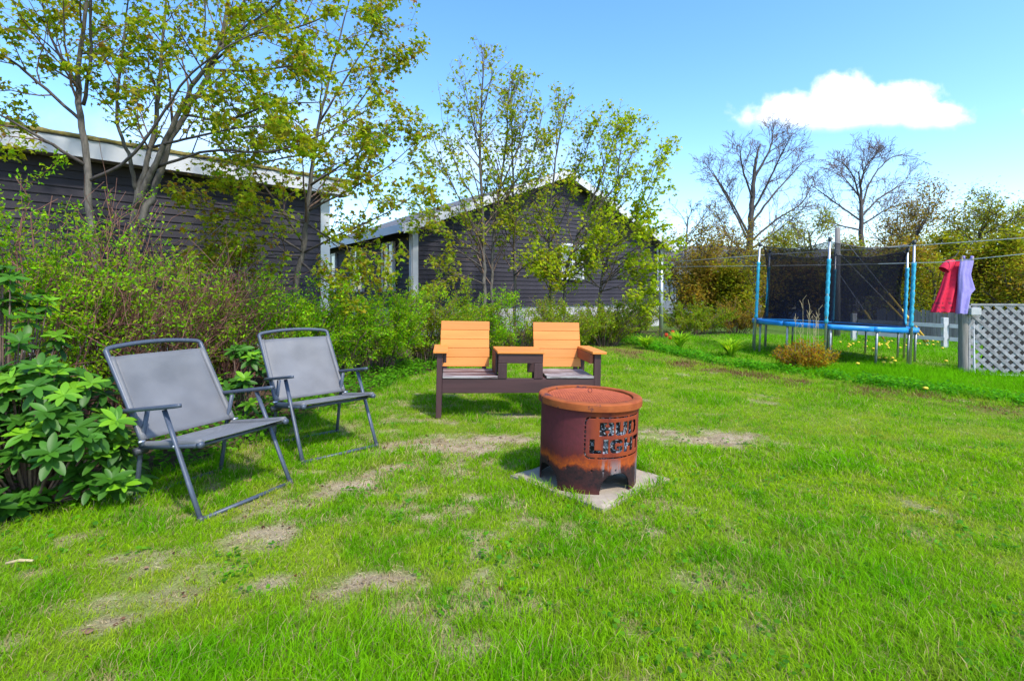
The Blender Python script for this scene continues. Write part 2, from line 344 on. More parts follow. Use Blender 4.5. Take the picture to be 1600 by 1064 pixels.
def m_sky_blotch():
    m, nt, out = mat('black_with_painted_sky_light'); p = N(nt, 'ShaderNodeBsdfPrincipled')
    f = noise(nt, 26, 4, .6, (1, 1, 1.2), dist=1.2); c = ramp(nt, f, [(.52, (.008, .007, .008)), (.55, (.30, .32, .37)), (.61, (.38, .39, .43)), (.63, (.02, .02, .02))])  # pale blotches on black: sky light through the grate, painted as colour
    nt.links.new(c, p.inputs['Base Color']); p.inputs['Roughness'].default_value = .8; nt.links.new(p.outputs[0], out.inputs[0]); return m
M['sky_blotch'] = m_sky_blotch()
M['soot'] = surf('black_soot', (.006, .005, .005), (.02, .014, .012), 25, .95, bstr=.3)
def m_dress():
    m, nt, out = mat('red_plaid_cotton'); p = N(nt, 'ShaderNodeBsdfPrincipled')
    t = N(nt, 'ShaderNodeTexCoord'); s = N(nt, 'ShaderNodeSeparateXYZ'); nt.links.new(t.outputs['Object'], s.inputs[0])
    def band(o, freq, lo):
        a = N(nt, 'ShaderNodeMath', operation='MULTIPLY'); nt.links.new(o, a.inputs[0]); a.inputs[1].default_value = freq
        f = N(nt, 'ShaderNodeMath', operation='FRACT'); nt.links.new(a.outputs[0], f.inputs[0])
        l = N(nt, 'ShaderNodeMath', operation='GREATER_THAN'); nt.links.new(f.outputs[0], l.inputs[0]); l.inputs[1].default_value = lo; return l.outputs[0]
    k = N(nt, 'ShaderNodeMath', operation='MULTIPLY'); nt.links.new(band(s.outputs[0], 13, .5), k.inputs[0]); nt.links.new(band(s.outputs[2], 13, .5), k.inputs[1])
    hem = N(nt, 'ShaderNodeMapRange'); nt.links.new(s.outputs[2], hem.inputs[0]); hem.inputs[1].default_value = -.62; hem.inputs[2].default_value = -.68; hem.inputs[3].default_value = .16; hem.inputs[4].default_value = .6
    k2 = N(nt, 'ShaderNodeMath', operation='MULTIPLY'); nt.links.new(k.outputs[0], k2.inputs[0]); nt.links.new(hem.outputs[0], k2.inputs[1])
    c = mixc(nt, k2.outputs[0], (.64, .006, .045), (.05, .006, .018))
    nt.links.new(c, p.inputs['Base Color']); p.inputs['Roughness'].default_value = .8; nt.links.new(p.outputs[0], out.inputs[0]); return m
M['dress'] = m_dress()
M['lavender'] = surf('lavender_jersey', (.24, .19, .50), (.31, .26, .58), 9, .7, wear=(.42, .40, .56), wear_at=.66, wear_scale=5)
M['litter'] = surf('brown_dead_leaf', (.10, .05, .03), (.22, .12, .07), 30, .8)

# ------------------------------------------------------------------ ground
BED = np.array([(-2.9, 0.6), (-2.62, 2.45), (-2.28, 3.0), (-2.02, 4.0), (-1.72, 5.6), (-1.45, 7.6), (0.4, 10.6), (2.4, 13.0), (4.4, 14.2), (6.5, 15.6), (12, 17.5)])
VERGE = np.array([(2.7, 13.0), (3.2, 10.6), (4.0, 9.0), (4.75, 8.0), (5.5, 7.2), (6.35, 6.3), (8.2, 4.9), (11, 3.2)])
def signed_right(P, x, y):
    """distance to an open polyline, positive on its right-hand side"""
    best = np.full(np.shape(x), 1e9); sg = np.zeros(np.shape(x))
    for a, b_ in zip(P[:-1], P[1:]):
        d = b_ - a; L2 = d @ d; t = np.clip(((x - a[0]) * d[0] + (y - a[1]) * d[1]) / L2, 0, 1)
        ex = x - a[0] - t * d[0]; ey = y - a[1] - t * d[1]; dd = np.hypot(ex, ey); cr = d[1] * ex - d[0] * ey
        k = dd < best; best = np.where(k, dd, best); sg = np.where(k, np.sign(cr), sg)
    return best * sg
def in_bed(x, y): return -signed_right(BED, x, y) + 0.12 * (fbm(x, y, 2.2, 91) - .5) * 2       # > 0 inside the planting bed
def past_verge(x, y): return -signed_right(VERGE, x, y) + 0.1 * (fbm(x, y, 2.0, 33) - .5) * 2       # > 0 on the rough side
PATCH = [(-.50, 4.05, .64, .26, -.05), (-.05, 4.30, .50, .14, .1), (1.66, 4.45, .66, .27, -.12), (1.3, 4.70, .42, .13, 0), (-1.02, 3.15, .34, .16, .7), (-1.2, 2.55, .26, .10, .6), (-.78, 3.5, .24, .11, .4),
         (-1.42, 1.86, .13, .06, .5), (-.62, 2.1, .2, .07, .4), (.72, 2.62, .07, .05, 0), (-1.0, 2.1, .12, .06, .8), (-.45, 2.75, .16, .05, .1), (-.2, 3.0, .09, .05, .0), (.0, 5.2, .25, .09, 0)]
def bare(x, y):
    """0 = full lawn, 1 = bare straw-coloured earth"""
    w = (fbm(x, y, 5.0, 5) - .5) * 1.7 + (fbm(x, y, 18.0, 8, 3) - .5) * 1.7
    v = np.zeros(np.shape(x))
    for (cx, cy, rx, ry, a) in PATCH:
        dx = x - cx; dy = y - cy; u = (dx * math.cos(a) + dy * math.sin(a)) / rx; q = (-dx * math.sin(a) + dy * math.cos(a)) / ry
        v = np.maximum(v, np.clip(1.35 - np.sqrt(u * u + q * q) + w, 0, 1))
    n = fbm(x, y, 2.6, 41); v = np.maximum(v, np.clip((n - .75) * 6 + w * .5, 0, .6)); n3 = fbm(x, y, 7.0, 43, 3); v = np.maximum(v, np.clip((n3 - .58) * 5, 0, .6) * np.clip(1.25 - x * .55 - np.abs(y - 2.6) * .25, .12, 1))
    return v
def thin(x, y):
    """reddish-brown thin strip of seedlings near the rough edge"""
    s = past_verge(x, y); return np.clip(1.3 - np.abs(s + .6) / .6, 0, 1) * np.clip(fbm(x, y, 3.0, 77) * 3.2 - 1.1, 0, 1) * (x > 1)

def build_ground():
    def axis(lo, hi, mid_lo, mid_hi, step, grow):
        a = list(np.arange(mid_lo, mid_hi + 1e-6, step)); s = step
        while a[-1] < hi: s *= grow; a.append(min(a[-1] + s, hi))
        s = step
        while a[0] > lo: s *= grow; a.insert(0, max(a[0] - s, lo))
        return np.array(a)
    X = axis(-900, 900, -4.5, 6.5, .06, 1.13); Y = axis(-60, 1500, 1.2, 8.0, .06, 1.13)
    gx, gy = np.meshgrid(X, Y); x = gx.ravel(); y = gy.ravel()
    z = g(x, y) + (fbm(x, y, 3.5, 2) - .5) * .03 * (np.hypot(x, y) < 30)
    nx, ny = len(X), len(Y); i = (np.arange(ny - 1)[:, None] * nx + np.arange(nx - 1)[None]).ravel()
    f = np.stack([i, i + 1, i + nx + 1, i + nx], -1)
    b_ = bare(x, y); n = fbm(x, y, 22, 3, 3)[:, None]
    green = np.array([.09, .20, .006]) * (1 - n) + np.array([.22, .30, .02]) * n
    straw = np.array([.19, .13, .065]) * (1 - n) + np.array([.60, .50, .34]) * n
    brown = np.array([.045, .03, .02]) * (1 - n) + np.array([.12, .075, .045]) * n
    c = green * (1 - b_[:, None]) + straw * b_[:, None]
    th = thin(x, y)[:, None] * .8; c = c * (1 - th) + (np.array([.16, .085, .05]) * (.6 + .8 * n)) * th
    bd = np.clip(in_bed(x, y) * 6 + .3, 0, 1)[:, None] * (np.hypot(x, y) < 40)[:, None]; c = c * (1 - bd) + brown * bd
    far = np.clip((np.hypot(x, y) - 14) / 6, 0, 1)[:, None]
    c = c * (1 - far * .8) + (np.array([.07, .16, .018]) * (.8 + .4 * n)) * far * .8
    q = Geo(); q.add(np.stack([x, y, z], -1), f, c)
    m, nt, out = mat('lawn_earth'); p = N(nt, 'ShaderNodeBsdfPrincipled'); a = N(nt, 'ShaderNodeVertexColor'); a.layer_name = 'Col'
    n1 = noise(nt, 90, 6, .7); n2 = noise(nt, 28, 5, .7)
    k = ramp(nt, n1, [(.3, (.55, .52, .5)), (.7, (1.35, 1.35, 1.3))]); cc = mixc(nt, 1.0, a.outputs[0], k, 'MULTIPLY')
    cc = mixc(nt, ramp(nt, n2, [(.58, (0, 0, 0)), (.72, (.45, .45, .45))]), cc, (.06, .04, .03))
    nt.links.new(cc, p.inputs['Base Color']); p.inputs['Roughness'].default_value = .95; p.inputs['Specular IOR Level'].default_value = .1
    nt.links.new(bump(nt, n1, .8, .02), p.inputs['Normal']); nt.links.new(p.outputs[0], out.inputs[0])
    o = q.build('ground', m, smooth=True); tag(o, 'sloping back lawn with straw-coloured bare patches', 'ground', kind='structure')
build_ground()
def surf_z(x, y): return g(x, y) + (fbm(x, y, 3.5, 2) - .5) * .03

# ------------------------------------------------------------------ leaf and blade fields
def frames(d, n=None, rng=RNG):
    d = d / (np.linalg.norm(d, axis=1)[:, None] + 1e-9)
    if n is None: n = rng.normal(size=d.shape)
    s = np.cross(d, n); s /= np.linalg.norm(s, axis=1)[:, None] + 1e-9
    return d, s, np.cross(s, d)
def leaf_field(geo, P, D, Nn, size, colr, tv, tf):
    """copies a leaf template (tv: along, side, normal) to every P with direction D and rough normal Nn"""
    t, s, n = frames(D, Nn); tv = np.asarray(tv, float); size = np.asarray(size)[:, None, None]
    v = P[:, None] + size * (tv[None, :, 0:1] * t[:, None] + tv[None, :, 1:2] * s[:, None] + tv[None, :, 2:3] * n[:, None])
    k = len(tv); f = (np.asarray(tf)[None] + (np.arange(len(P)) * k)[:, None, None]).reshape(-1, len(tf[0]))
    geo.add(v.reshape(-1, 3), f, np.repeat(colr, k, 0))
SMALL_V = [(0, 0, 0), (.45, .24, .06), (1, 0, -.04), (.45, -.24, .06)]; SMALL_F = [(0, 2, 1), (0, 3, 2)]
def maple():
    r = [.10, .42, .30, .62, .42, .78, .42, .62, .30, .42]; pts = [(0, 0, 0)]
    a0 = [-180, -128, -100, -68, -38, 0, 38, 68, 100, 128]
    for i, (rad, a) in enumerate(zip([.12, .50, .34, .66, .40, .78, .40, .66, .34, .50], a0)):
        t = math.radians(a); pts.append((.34 + rad * math.cos(t) * .86, rad * math.sin(t) * .9, -.16 * abs(math.sin(t)) * rad + (-.12 if i % 2 else .02)))
    pts[0] = (.34, 0, .03)
    return pts, [(0, i, i % 10 + 1) for i in range(1, 11)]
MAPLE_V, MAPLE_F = maple()
def palette(n, cols, rng=RNG, w=None, jit=.18):
    cols = np.array(cols); i = rng.choice(len(cols), n, p=w); c = cols[i] * (1 + rng.normal(size=(n, 1)) * jit); return np.clip(c * (1 + rng.normal(size=(n, 3)) * .05), .004, .9)

# ------------------------------------------------------------------ houses
def window(parent, u0, u1, z0, z1, v, flip=False, mull=True):
    """a framed window on the plane v (towards -v is outside); flip puts it on the u plane instead"""
    def bx(a, b_, c, d, e, f): return (a, b_, c, d, e, f) if not flip else (c, d, a, b_, e, f)
    w = Geo(); t = .07
    for r in ((u0 - t, u1 + t, v - .06, v + .02, z1, z1 + t), (u0 - t, u1 + t, v - .07, v + .02, z0 - t, z0), (u0 - t, u0, v - .06, v + .02, z0, z1), (u1, u1 + t, v - .06, v + .02, z0, z1)):
        w.box(*bx(*r))
    o = w.build('window', M['white'], parent); part_box('pane', M['glass'], o, *bx(u0, u1, v - .03, v + .015, z0, z1))
    if mull:
        part_box('glazing_bar', M['white'], o, *bx((u0 + u1) / 2 - .02, (u0 + u1) / 2 + .02, v - .05, v - .031, z0, z1)); part_box('glazing_bar', M['white'], o, *bx(u0, u1, v - .052, v - .033, (z0 + z1) / 2 - .02, (z0 + z1) / 2 + .02))
    return o
def board_mesh(L, h, m, flip=False):
    """one clapboard: thin at its upper edge, thick at its lower edge; length along x, outside towards -y"""
    q = Geo(); v = [(0, 0, 0), (0, -.024, 0), (0, -.004, h + .012), (0, 0, h + .012)]
    v = np.array(v + [(L, b_, c) for _, b_, c in v]); q.add(v, [[0, 1, 2, 3], [7, 6, 5, 4], [0, 4, 5, 1], [1, 5, 6, 2], [2, 6, 7, 3], [3, 7, 4, 0]])
    return q.mesh('clapboard', m)

def house_left():
    # eave line runs away from the camera at 45 degrees; local u to the right along the wall, v into the house
    wc = (-3.47, 9.65); root = empty('house', (wc[0], wc[1], 0), math.radians(45), 'dark plum clapboard house with mossy low roof behind the left maples', 'house')
    L = 9.5; D = 7.0; FT = .66; ET = 3.06
    part_box('foundation', M['foundation'], root, -L + .02, -.02, .02, D, -.4, FT)
    wall = part_box('wall', M['siding'], root, -L, 0, 0, D, FT, ET)
    e = .118; me = board_mesh(L - .16, e, M['siding']); k = 0; z = FT
    while z + e < ET:
        o = link('clapboard', me, wall, (-L, -.002, z)); z += e; k += 1
    part_box('corner_board', M['white'], root, -.155, .02, -.04, 0, FT, ET)
    part_box('corner_board', M['white'], root, 0.001, .022, 0, .13, FT, ET)
    # roof: soffit, fascia, deck with a mossy lower course
    part_box('soffit', M['soffit'], root, -L - .2, .32, -.27, .02, ET, ET + .02)
    part_box('fascia', M['white'], root, -L - .2, .335, -.30, -.272, ET - .01, ET + .235)
    r = Geo(); pts = [(-.318, ET + .238), (-.318, ET + .275), (3.4, ET + .88), (7.3, ET + .275), (7.3, ET + .2), (3.4, ET + .80), (-.27, ET + .2)]
    n = len(pts); v = np.array([(-L - .3, a, b_) for a, b_ in pts] + [(.36, a, b_) for a, b_ in pts]); r.add(v, [[i, (i + 1) % n, (i + 1) % n + n, i + n] for i in range(n)])
    r.F.append(np.array([list(range(n))[::-1]])); r.F.append(np.array([list(range(n, 2 * n))]))
    rf = r.build('roof', M['shingle'], root)
    ms = Geo(); xs = np.linspace(-L - .3, .36, 160); rng = np.random.default_rng(3)
    rows = [(-.326, ET + .236), (-.332, ET + .262), (-.315, ET + .288), (-.10, ET + .33)]
    vv = []
    for j, (a, b_) in enumerate(rows):
        w = (rng.random(len(xs)) - .5) * (.018 if j < 3 else .0); vv.append(np.stack([xs, a + w, b_ + w + .004], -1))
    n = len(xs); i = np.arange(n - 1); f = np.concatenate([np.stack([j * n + i, j * n + i + 1, (j + 1) * n + i + 1, (j + 1) * n + i], -1) for j in range(3)])
    ms.add(np.concatenate(vv), f); ms.build('moss_strip', M['moss'], rf, smooth=True)
house_left()

def house_gable():
    ang = math.atan2(5.95, 8.06); root = empty('house', (-2.51, 12.95, 0), ang, 'dark plum gable-end bungalow with white corner boards behind the slim maples', 'house')
    L = 10.0; D = 9.0; FT = .86; ET = 2.92; PK = 4.86
    part_box('foundation', M['foundation'], root, .03, L - .03, .03, D, -.4, FT)
    w = Geo(); pts = [(0, FT), (L, FT), (L, ET), (L / 2, PK), (0, ET)]; n = 5
    w.add(np.array([(a, 0, b_) for a, b_ in pts] + [(a, D, b_) for a, b_ in pts]), [[i, (i + 1) % n, (i + 1) % n + n, i + n] for i in range(n)]); w.F.append(np.array([list(range(n))])); w.F.append(np.array([list(range(n, 2 * n))[::-1]]))
    wall = w.build('wall', M['siding'], root)
    e = .122; z = FT
    full = board_mesh(L - .26, e, M['siding'])
    while z + e < PK:
        top = z + e
        if top <= ET: link('clapboard', full, wall, (.13, -.002, z))
        else:
            a = (top - ET) / (PK - ET) * L / 2 + .02; link('clapboard', board_mesh(L - 2 * a, e, M['siding']), wall, (a, -.002, z))
        z += e
    side = board_mesh(D - .2, e, M['siding']); z = FT
    while z + e <= ET + .02: link('clapboard', side, wall, (-.002, D, z), (0, 0, -math.pi / 2)); z += e
    for u in (0, L):
        part_box('corner_board', M['white'], root, u - (.02 if u == 0 else .13), u + (.13 if u == 0 else .02), -.045, -.003, FT, ET - .02)
    part_box('corner_board', M['white'], root, -.046, -.021, -.02, .12, FT, ET - .02)
    o = .42; fo = .38; s = (PK - ET) / (L / 2)
    def slab(nm, m, x0, x1, y0, y1, lift, th):
        q = Geo(); zf = lambda x: (ET + x * s if x <= L / 2 else ET + (L - x) * s) + lift
        v = [(x, y, zf(x) + t) for t in (0, th) for y in (y0, y1) for x in (x0, x1)]
        q.add(np.array(v), [[0, 2, 3, 1], [4, 5, 7, 6], [0, 1, 5, 4], [2, 6, 7, 3], [0, 4, 6, 2], [1, 3, 7, 5]]); return q.build(nm, m, root)
    slab('roof', M['shingle'], -o, L / 2, -fo, D + .3, .10, .07); slab('roof', M['shingle'], L / 2, L + o, -fo, D + .3, .10, .07)
    slab('rake_board', M['white'], -o, L / 2, -fo - .03, -fo - .003, -.08, .24); slab('rake_board', M['white'], L / 2, L + o, -fo - .03, -fo - .003, -.08, .24)
    slab('soffit', M['soffit'], -o + .01, L / 2, -fo, -.03, .06, .03); slab('soffit', M['soffit'], L / 2, L + o - .01, -fo, -.03, .06, .03)
    for u0, u1 in ((-o, -.03), (L + .03, L + o)): part_box('eave_return', M['white'], root, u0, u1, -fo, .0, ET - .16, ET - .02)
    part_box('fascia', M['white'], root, -o - .03, -o - .003, -fo, D + .3, ET - .20, ET + .0)
    window(root, 5.02, 5.85, 1.72, 2.72, -.03)
    for v0, v1 in ((1.1, 1.75), (3.4, 4.3), (6.0, 7.0)): window(root, v0, v1, 1.35, 2.55, -.03, flip=True)
    q = Geo(); q.tube([(L - .36, -.075, 1.45), (L - .36, -.075, ET - .02)], .035, 8); q.build('drain_pipe', M['white'], root, smooth=True)
    part_box('meter_box', M['offwhite'], root, L - .52, L - .24, -.14, -.03, 1.22, 1.45, bevel=.01)
    q = Geo(); q.tube([(L - .25, 2.2, ET), (L - .25, 2.2, ET + 1.55)], .07, 8); q.build('vent_pipe', M['bark_dark'], root, smooth=True)
house_gable()

def plain_house(loc, rz, L, D, ET, PK, wallm, label, wins, bands=0):
    root = empty('house', loc, rz, label, 'house')
    w = Geo(); pts = [(0, -.5), (0, ET), (D / 2, PK), (D, ET), (D, -.5)]; n = 5   # ridge runs along u
    w.add(np.array([(0, a, b_) for a, b_ in pts] + [(L, a, b_) for a, b_ in pts]), [[i, (i + 1) % n, (i + 1) % n + n, i + n] for i in range(n)]); w.F.append(np.array([list(range(n))])); w.F.append(np.array([list(range(n, 2 * n))[::-1]]))
    w.build('wall', wallm, root)
    s = (PK - ET) / (D / 2)
    for a, b_, nm in ((-.4, D / 2, 1), (D / 2, D + .4, 0)):
        q = Geo(); zf = lambda y: (ET + y * s if y <= D / 2 else ET + (D - y) * s) + .02
        q.add(np.array([(x, y, zf(y) + t) for t in (0, .16) for y in (a, b_) for x in (-.4, L + .4)]), [[0, 2, 3, 1], [4, 5, 7, 6], [0, 1, 5, 4], [2, 6, 7, 3], [0, 4, 6, 2], [1, 3, 7, 5]]); q.build('roof', M['shingle'], root)
    part_box('fascia', M['white'], root, -.42, L + .42, -.46, -.42, ET - .25, ET + .05)
    for u0, u1, z0, z1 in wins: window(root, u0, u1, z0, z1, -.03)
    for u in (0, L): part_box('corner_board', M['white'], root, u - .08, u + .08, -.05, -.003, -.3, ET - .2)
    for zb in ([bands] if bands else []): part_box('band_board', M['white'], root, .09, L - .09, -.04, -.004, zb, zb + .14)
    return root
plain_house((13.2, 27.2, 0), math.radians(-4), 7.4, 7, 2.9, 3.7, M['bluewall'], 'blue two-storey house glimpsed through the trampoline net', [(.9, 1.7, .5, 1.2), (3.4, 4.0, .3, 1.0), (4.2, 4.8, .3, 1.0), (5.0, 5.6, .3, 1.0), (1.0, 2.6, 1.75, 2.45), (4.6, 5.4, 1.75, 2.5)], 1.35)
plain_house((8.6, 30, 0), math.radians(3), 6.2, 7, 2.6, 4.2, M['offwhite'], 'white house half hidden by budding trees beside the clothesline pole', [(1.0, 2.0, .6, 1.8), (3.6, 4.6, .6, 1.8)])
plain_house((-14, 31, 0), math.radians(8), 7.0, 7, 3.0, 4.6, M['white'], 'white house far between the two dark plum houses', [(4.0, 5.0, .9, 2.1), (5.6, 6.4, .9, 2.1)])

# ------------------------------------------------------------------ folding chairs
def make_chair(loc, rz, label, sag):
    root = empty('folding_chair', loc, rz, label, 'chair', 'grey folding sling chairs')
    h = .587 / 2; R = .0145; fr = M['chair_frame']
    def sm(P, n=6):
        """rounds a polyline with a Catmull-Rom pass"""
        P = [Vector(p) for p in P]; P = [P[0] * 2 - P[1]] + P + [P[-1] * 2 - P[-2]]; o = []
        for i in range(1, len(P) - 2):
            a, b_, c, d = P[i - 1:i + 3]
            for k in range(n):
                t = k / n; o.append(.5 * ((2 * b_) + (c - a) * t + (2 * a - 5 * b_ + 4 * c - d) * t * t + (3 * b_ - a - 3 * c + d) * t ** 3))
        o.append(P[-2]); return o
    for s in (-1, 1):
        u = s * (h - .004)
        q = Geo(); q.tube([(u, 0.0, 0.004), (u, .10, .185), (u, .20, .37), (u, .305, .555)], R, 10, flat=.75); leg = q.build('leg', fr, root, smooth=True)
        q = Geo(); q.tube([(u, -.005, -.004), (u, .012, .028)], R * 1.18, 10); q.build('foot_cap', M['black_plastic'], leg, smooth=True)
        u2 = s * (h - .030)
        q = Geo(); q.tube([(u2, .615, .004), (u2, .585, .15), (u2, .555, .33), (u2, .50, .525)], R, 10, flat=.75); leg = q.build('leg', fr, root, smooth=True)
        q = Geo(); q.tube([(u2, .6165, -.004), (u2, .610, .028)], R * 1.18, 10); q.build('foot_cap', M['black_plastic'], leg, smooth=True)
        # armrest: flat, with rounded ends
        a0 = Vector((s * (h + .002), .165, .592)); a1 = Vector((s * (h + .002), .70, .512)); q = Geo(); pts = []
        for k in range(13):
            t = k / 12; w = .021 * (1 - .55 * (abs(2 * t - 1) ** 6)) * (1.15 if t < .5 else 1.0); pts.append((a0.lerp(a1, t), w))
        v = []
        for p, w in pts: v += [(p.x - w, p.y, p.z - .009), (p.x + w, p.y, p.z - .009), (p.x + w, p.y, p.z + .007), (p.x + w * .6, p.y, p.z + .012), (p.x - w * .6, p.y, p.z + .012), (p.x - w, p.y, p.z + .007)]
        n = len(pts); f = [[i * 6 + j, (i + 1) * 6 + j, (i + 1) * 6 + (j + 1) % 6, i * 6 + (j + 1) % 6] for i in range(n - 1) for j in range(6)]
        q.add(v, f); q.F.append(np.array([[0, 1, 2, 3, 4, 5]])); q.F.append(np.array([[(n - 1) * 6 + j for j in range(5, -1, -1)]]))
        q.build('armrest', fr, root, smooth=True)
        q = Geo(); q.tube([(s * (h - .02), .045, .392), (s * (h - .02), .28, .356), (s * (h - .02), .53, .322)], R * .95, 10); q.build('seat_rail', fr, root, smooth=True)
        q = Geo(); q.tube([(s * (h - .02), .043, .3925), (s * (h - .02), .018, .3965)], R * 1.2, 10); q.build('end_cap', fr, root, smooth=True)
        q = Geo(); q.tube([(s * (h + .012), .548, .30), (s * (h - .055), .548, .30)], .022, 10); q.build('hinge', M['black_plastic'], root, smooth=True)
        for (yy_, zz_) in ((.206, .372), (.505, .36)):
            q = Geo(); q.tube([(s * (h + .014), yy_, zz_), (s * (h - .02), yy_, zz_)], .007, 8); q.build('rivet', M['steel'], root, smooth=True)
    # back frame: one bent tube with a gently arched top
    b0 = Vector((0, .50, .335)); b1 = Vector((0, .862, .862)); d = (b1 - b0)
    def bp(u, t): return (u, b0.y + d.y * t, b0.z + d.z * t)
    P = [bp(-h + .012, 0), bp(-h + .010, .5), bp(-h + .006, .93), bp(-h + .008, .985)] + [bp(u, 1.0 + .045 * (1 - (u / h) ** 2)) for u in np.linspace(-h + .035, h - .035, 7)] + [bp(h - .008, .985), bp(h - .006, .93), bp(h - .010, .5), bp(h - .012, 0)]
    q = Geo(); q.tube(sm(P, 4), R, 10); q.build('back_frame', fr, root, smooth=True)
    for y, z, nm in ((.006, .012, 0), (.612, .016, 1)):
        q = Geo(); w = h - (.012 if nm == 0 else .038); q.tube([(-w, y, z), (w, y, z)], R * .82, 8); q.build('floor_bar', fr, root, smooth=True)
    for y, z in ((.10, .372), (.46, .322)):
        q = Geo(); q.tube([(-h + .03, y, z), (h - .03, y, z)], R * .7, 8); q.build('cross_bar', fr, root, smooth=True)
    # slings: woven panels pulled round the side tubes
    def sling(nm, fn, nu, nv, th):
        q = Geo(); uu, vv = np.meshgrid(np.linspace(-1, 1, nu), np.linspace(0, 1, nv)); p = fn(uu.ravel(), vv.ravel())
        i = (np.arange(nv - 1)[:, None] * nu + np.arange(nu - 1)[None]).ravel(); q.add(p, np.stack([i, i + 1, i + nu + 1, i + nu], -1))
        o = q.build(nm, M['sling'], root, smooth=True); m = o.modifiers.new('thick', 'SOLIDIFY'); m.thickness = th; m.offset = 0
        # hemmed sleeve along each tube
        for s in (-1, 1):
            t = np.linspace(0, 1, 14); p = fn(np.full(14, s * .97), t); q = Geo(); q.tube(p, R * 1.22, 10); q.build('sleeve', M['sling'], o, smooth=True)
        return o
    dn = np.array([0, d.z, -d.y]); dn = dn / np.linalg.norm(dn)
    def backf(u, t):
        t2 = .05 + .855 * t; b_ = sag * (1 - u ** 2) * np.sin(np.pi * t) + (1 - u ** 4) * .007 * (fbm(u * 1.1 + sag * 90, t * 1.3 + u * .6, 1.6, 5) - .5) * 2 - .012 * (1 - np.abs(u) ** 8)
        return np.stack([u * (h - .010), b0.y + d.y * t2 + dn[1] * 0 + b_ * .82, b0.z + d.z * t2 - b_ * .55], -1)
    def seatf(u, t):
        b_ = -.026 * (1 - u ** 2) * np.sin(np.pi * t) ** .7
        return np.stack([u * (h - .018), .030 + .475 * t, .405 - .070 * t + b_ + .004], -1)
    sling('back_sling', backf, 17, 17, .003); sling('seat_sling', seatf, 17, 15, .003)
    return root
make_chair((-1.499, 2.931, gz(-1.5, 2.93)), 1.146, 'grey folding sling chair nearest the camera, beside the rhododendron', .03)
make_chair((-1.257, 3.784, gz(-1.26, 3.78)), .788, 'grey folding sling chair between the nearer folding chair and the bench', .022)

# ------------------------------------------------------------------ two-seat bench with a table between
def make_bench():
    bx, by, rz = .081, 5.037, .128
    root = empty('double_bench', (bx, by, gz(bx, by)), rz, 'dark brown double bench with orange backs and a small middle table', 'bench', rot=(0, math.radians(1.2), rz))
    h = .825; j = random.Random(4)
    def b(nm, m, x0, x1, y0, y1, z0, z1, bv=.004, par=root, Mx=None): return part_box(nm, m, par, x0, x1, y0, y1, z0, z1, bv, Mx)
    for x0, x1 in ((-h, -h + .055), (h - .085, h - .015)): b('leg', M['brown_v'], x0, x1, 0, .045, 0, .648)       # front posts
    for x0, x1 in ((-h + .005, -h + .06), (h - .085, h - .03)): b('leg', M['brown_v'], x0, x1, .56, .605, 0, .648)
    b('front_beam', M['brown'], -h + .056, h - .086, -.002, .038, .262, .405)
    b('rear_beam', M['brown'], -h + .061, -.20, .565, .60, .262, .405); b('rear_beam', M['brown'], .21, h - .086, .565, .60, .262, .405)
    for x in (-h + .012, -.24, .225, h - .075): b('side_beam', M['brown'], x, x + .04, .046, .559, .27, .403)
    # seats: three boards each
    for x0, x1, m in ((-h + .058, -.232, 'brown_worn'), (.252, h - .088, 'grey_worn')):
        for k in range(4): b('seat_board', M[m], x0 + j.uniform(0, .004), x1 - j.uniform(0, .004), -.012 + k * .128, .111 + k * .128, .408, .432 + j.uniform(-.001, .001))
    # backs: five planks each on two uprights, leaning back
    for c in (-.535, .475):
        w = .262; Mx = Matrix.Translation((c, .50, .445)) @ Matrix.Rotation(math.radians(-13), 4, 'X')
        bk = b('backrest', M['brown_v'], -w + .03, -w + .075, .021, .058, -.18, .49, Mx=Mx); b('upright', M['brown_v'], w - .075, w - .03, .021, .058, -.18, .49, par=bk, Mx=Mx)
        for k in range(5): b('plank', M['orange'], -w + j.uniform(-.003, .003), w + j.uniform(-.003, .003), 0, .0195, k * .0985 + .008, k * .0985 + .1035, .003, bk, Mx)
    # arms
    b('armrest', M['orange'], -h - .035, -h + .105, -.035, .60, .650, .675, .004)
    b('armrest', M['orange'], h - .115, h + .03, -.035, .60, .650, .675, .004)
    b('arm_rail', M['brown'], -h + .057, -h + .093, .046, .559, .55, .648); b('arm_rail', M['orange_shaded'], h - .122, h - .087, .03, .559, .55, .648)
    # middle table
    t0, t1 = -.230, .215
    for k in range(3): b('table_board', M['orange'], t0 - .012, t1 + .012, -.03 + k * .16, .127 + k * .16, .650, .674)
    b('table_apron', M['brown'], t0, t1, -.012, .024, .555, .648)
    b('table_apron', M['brown'], t0, t1, .40, .436, .555, .648)
    for x0 in (t0, t1 - .088): b('table_leg', M['brown_v'], x0, x0 + .088, -.010, .022, .405, .553); b('table_leg', M['brown_v'], x0, x0 + .088, .402, .434, .405, .553)
    b('table_side', M['brown'], t0 - .0235, t0 - .002, .03, .40, .436, .648)
make_bench()

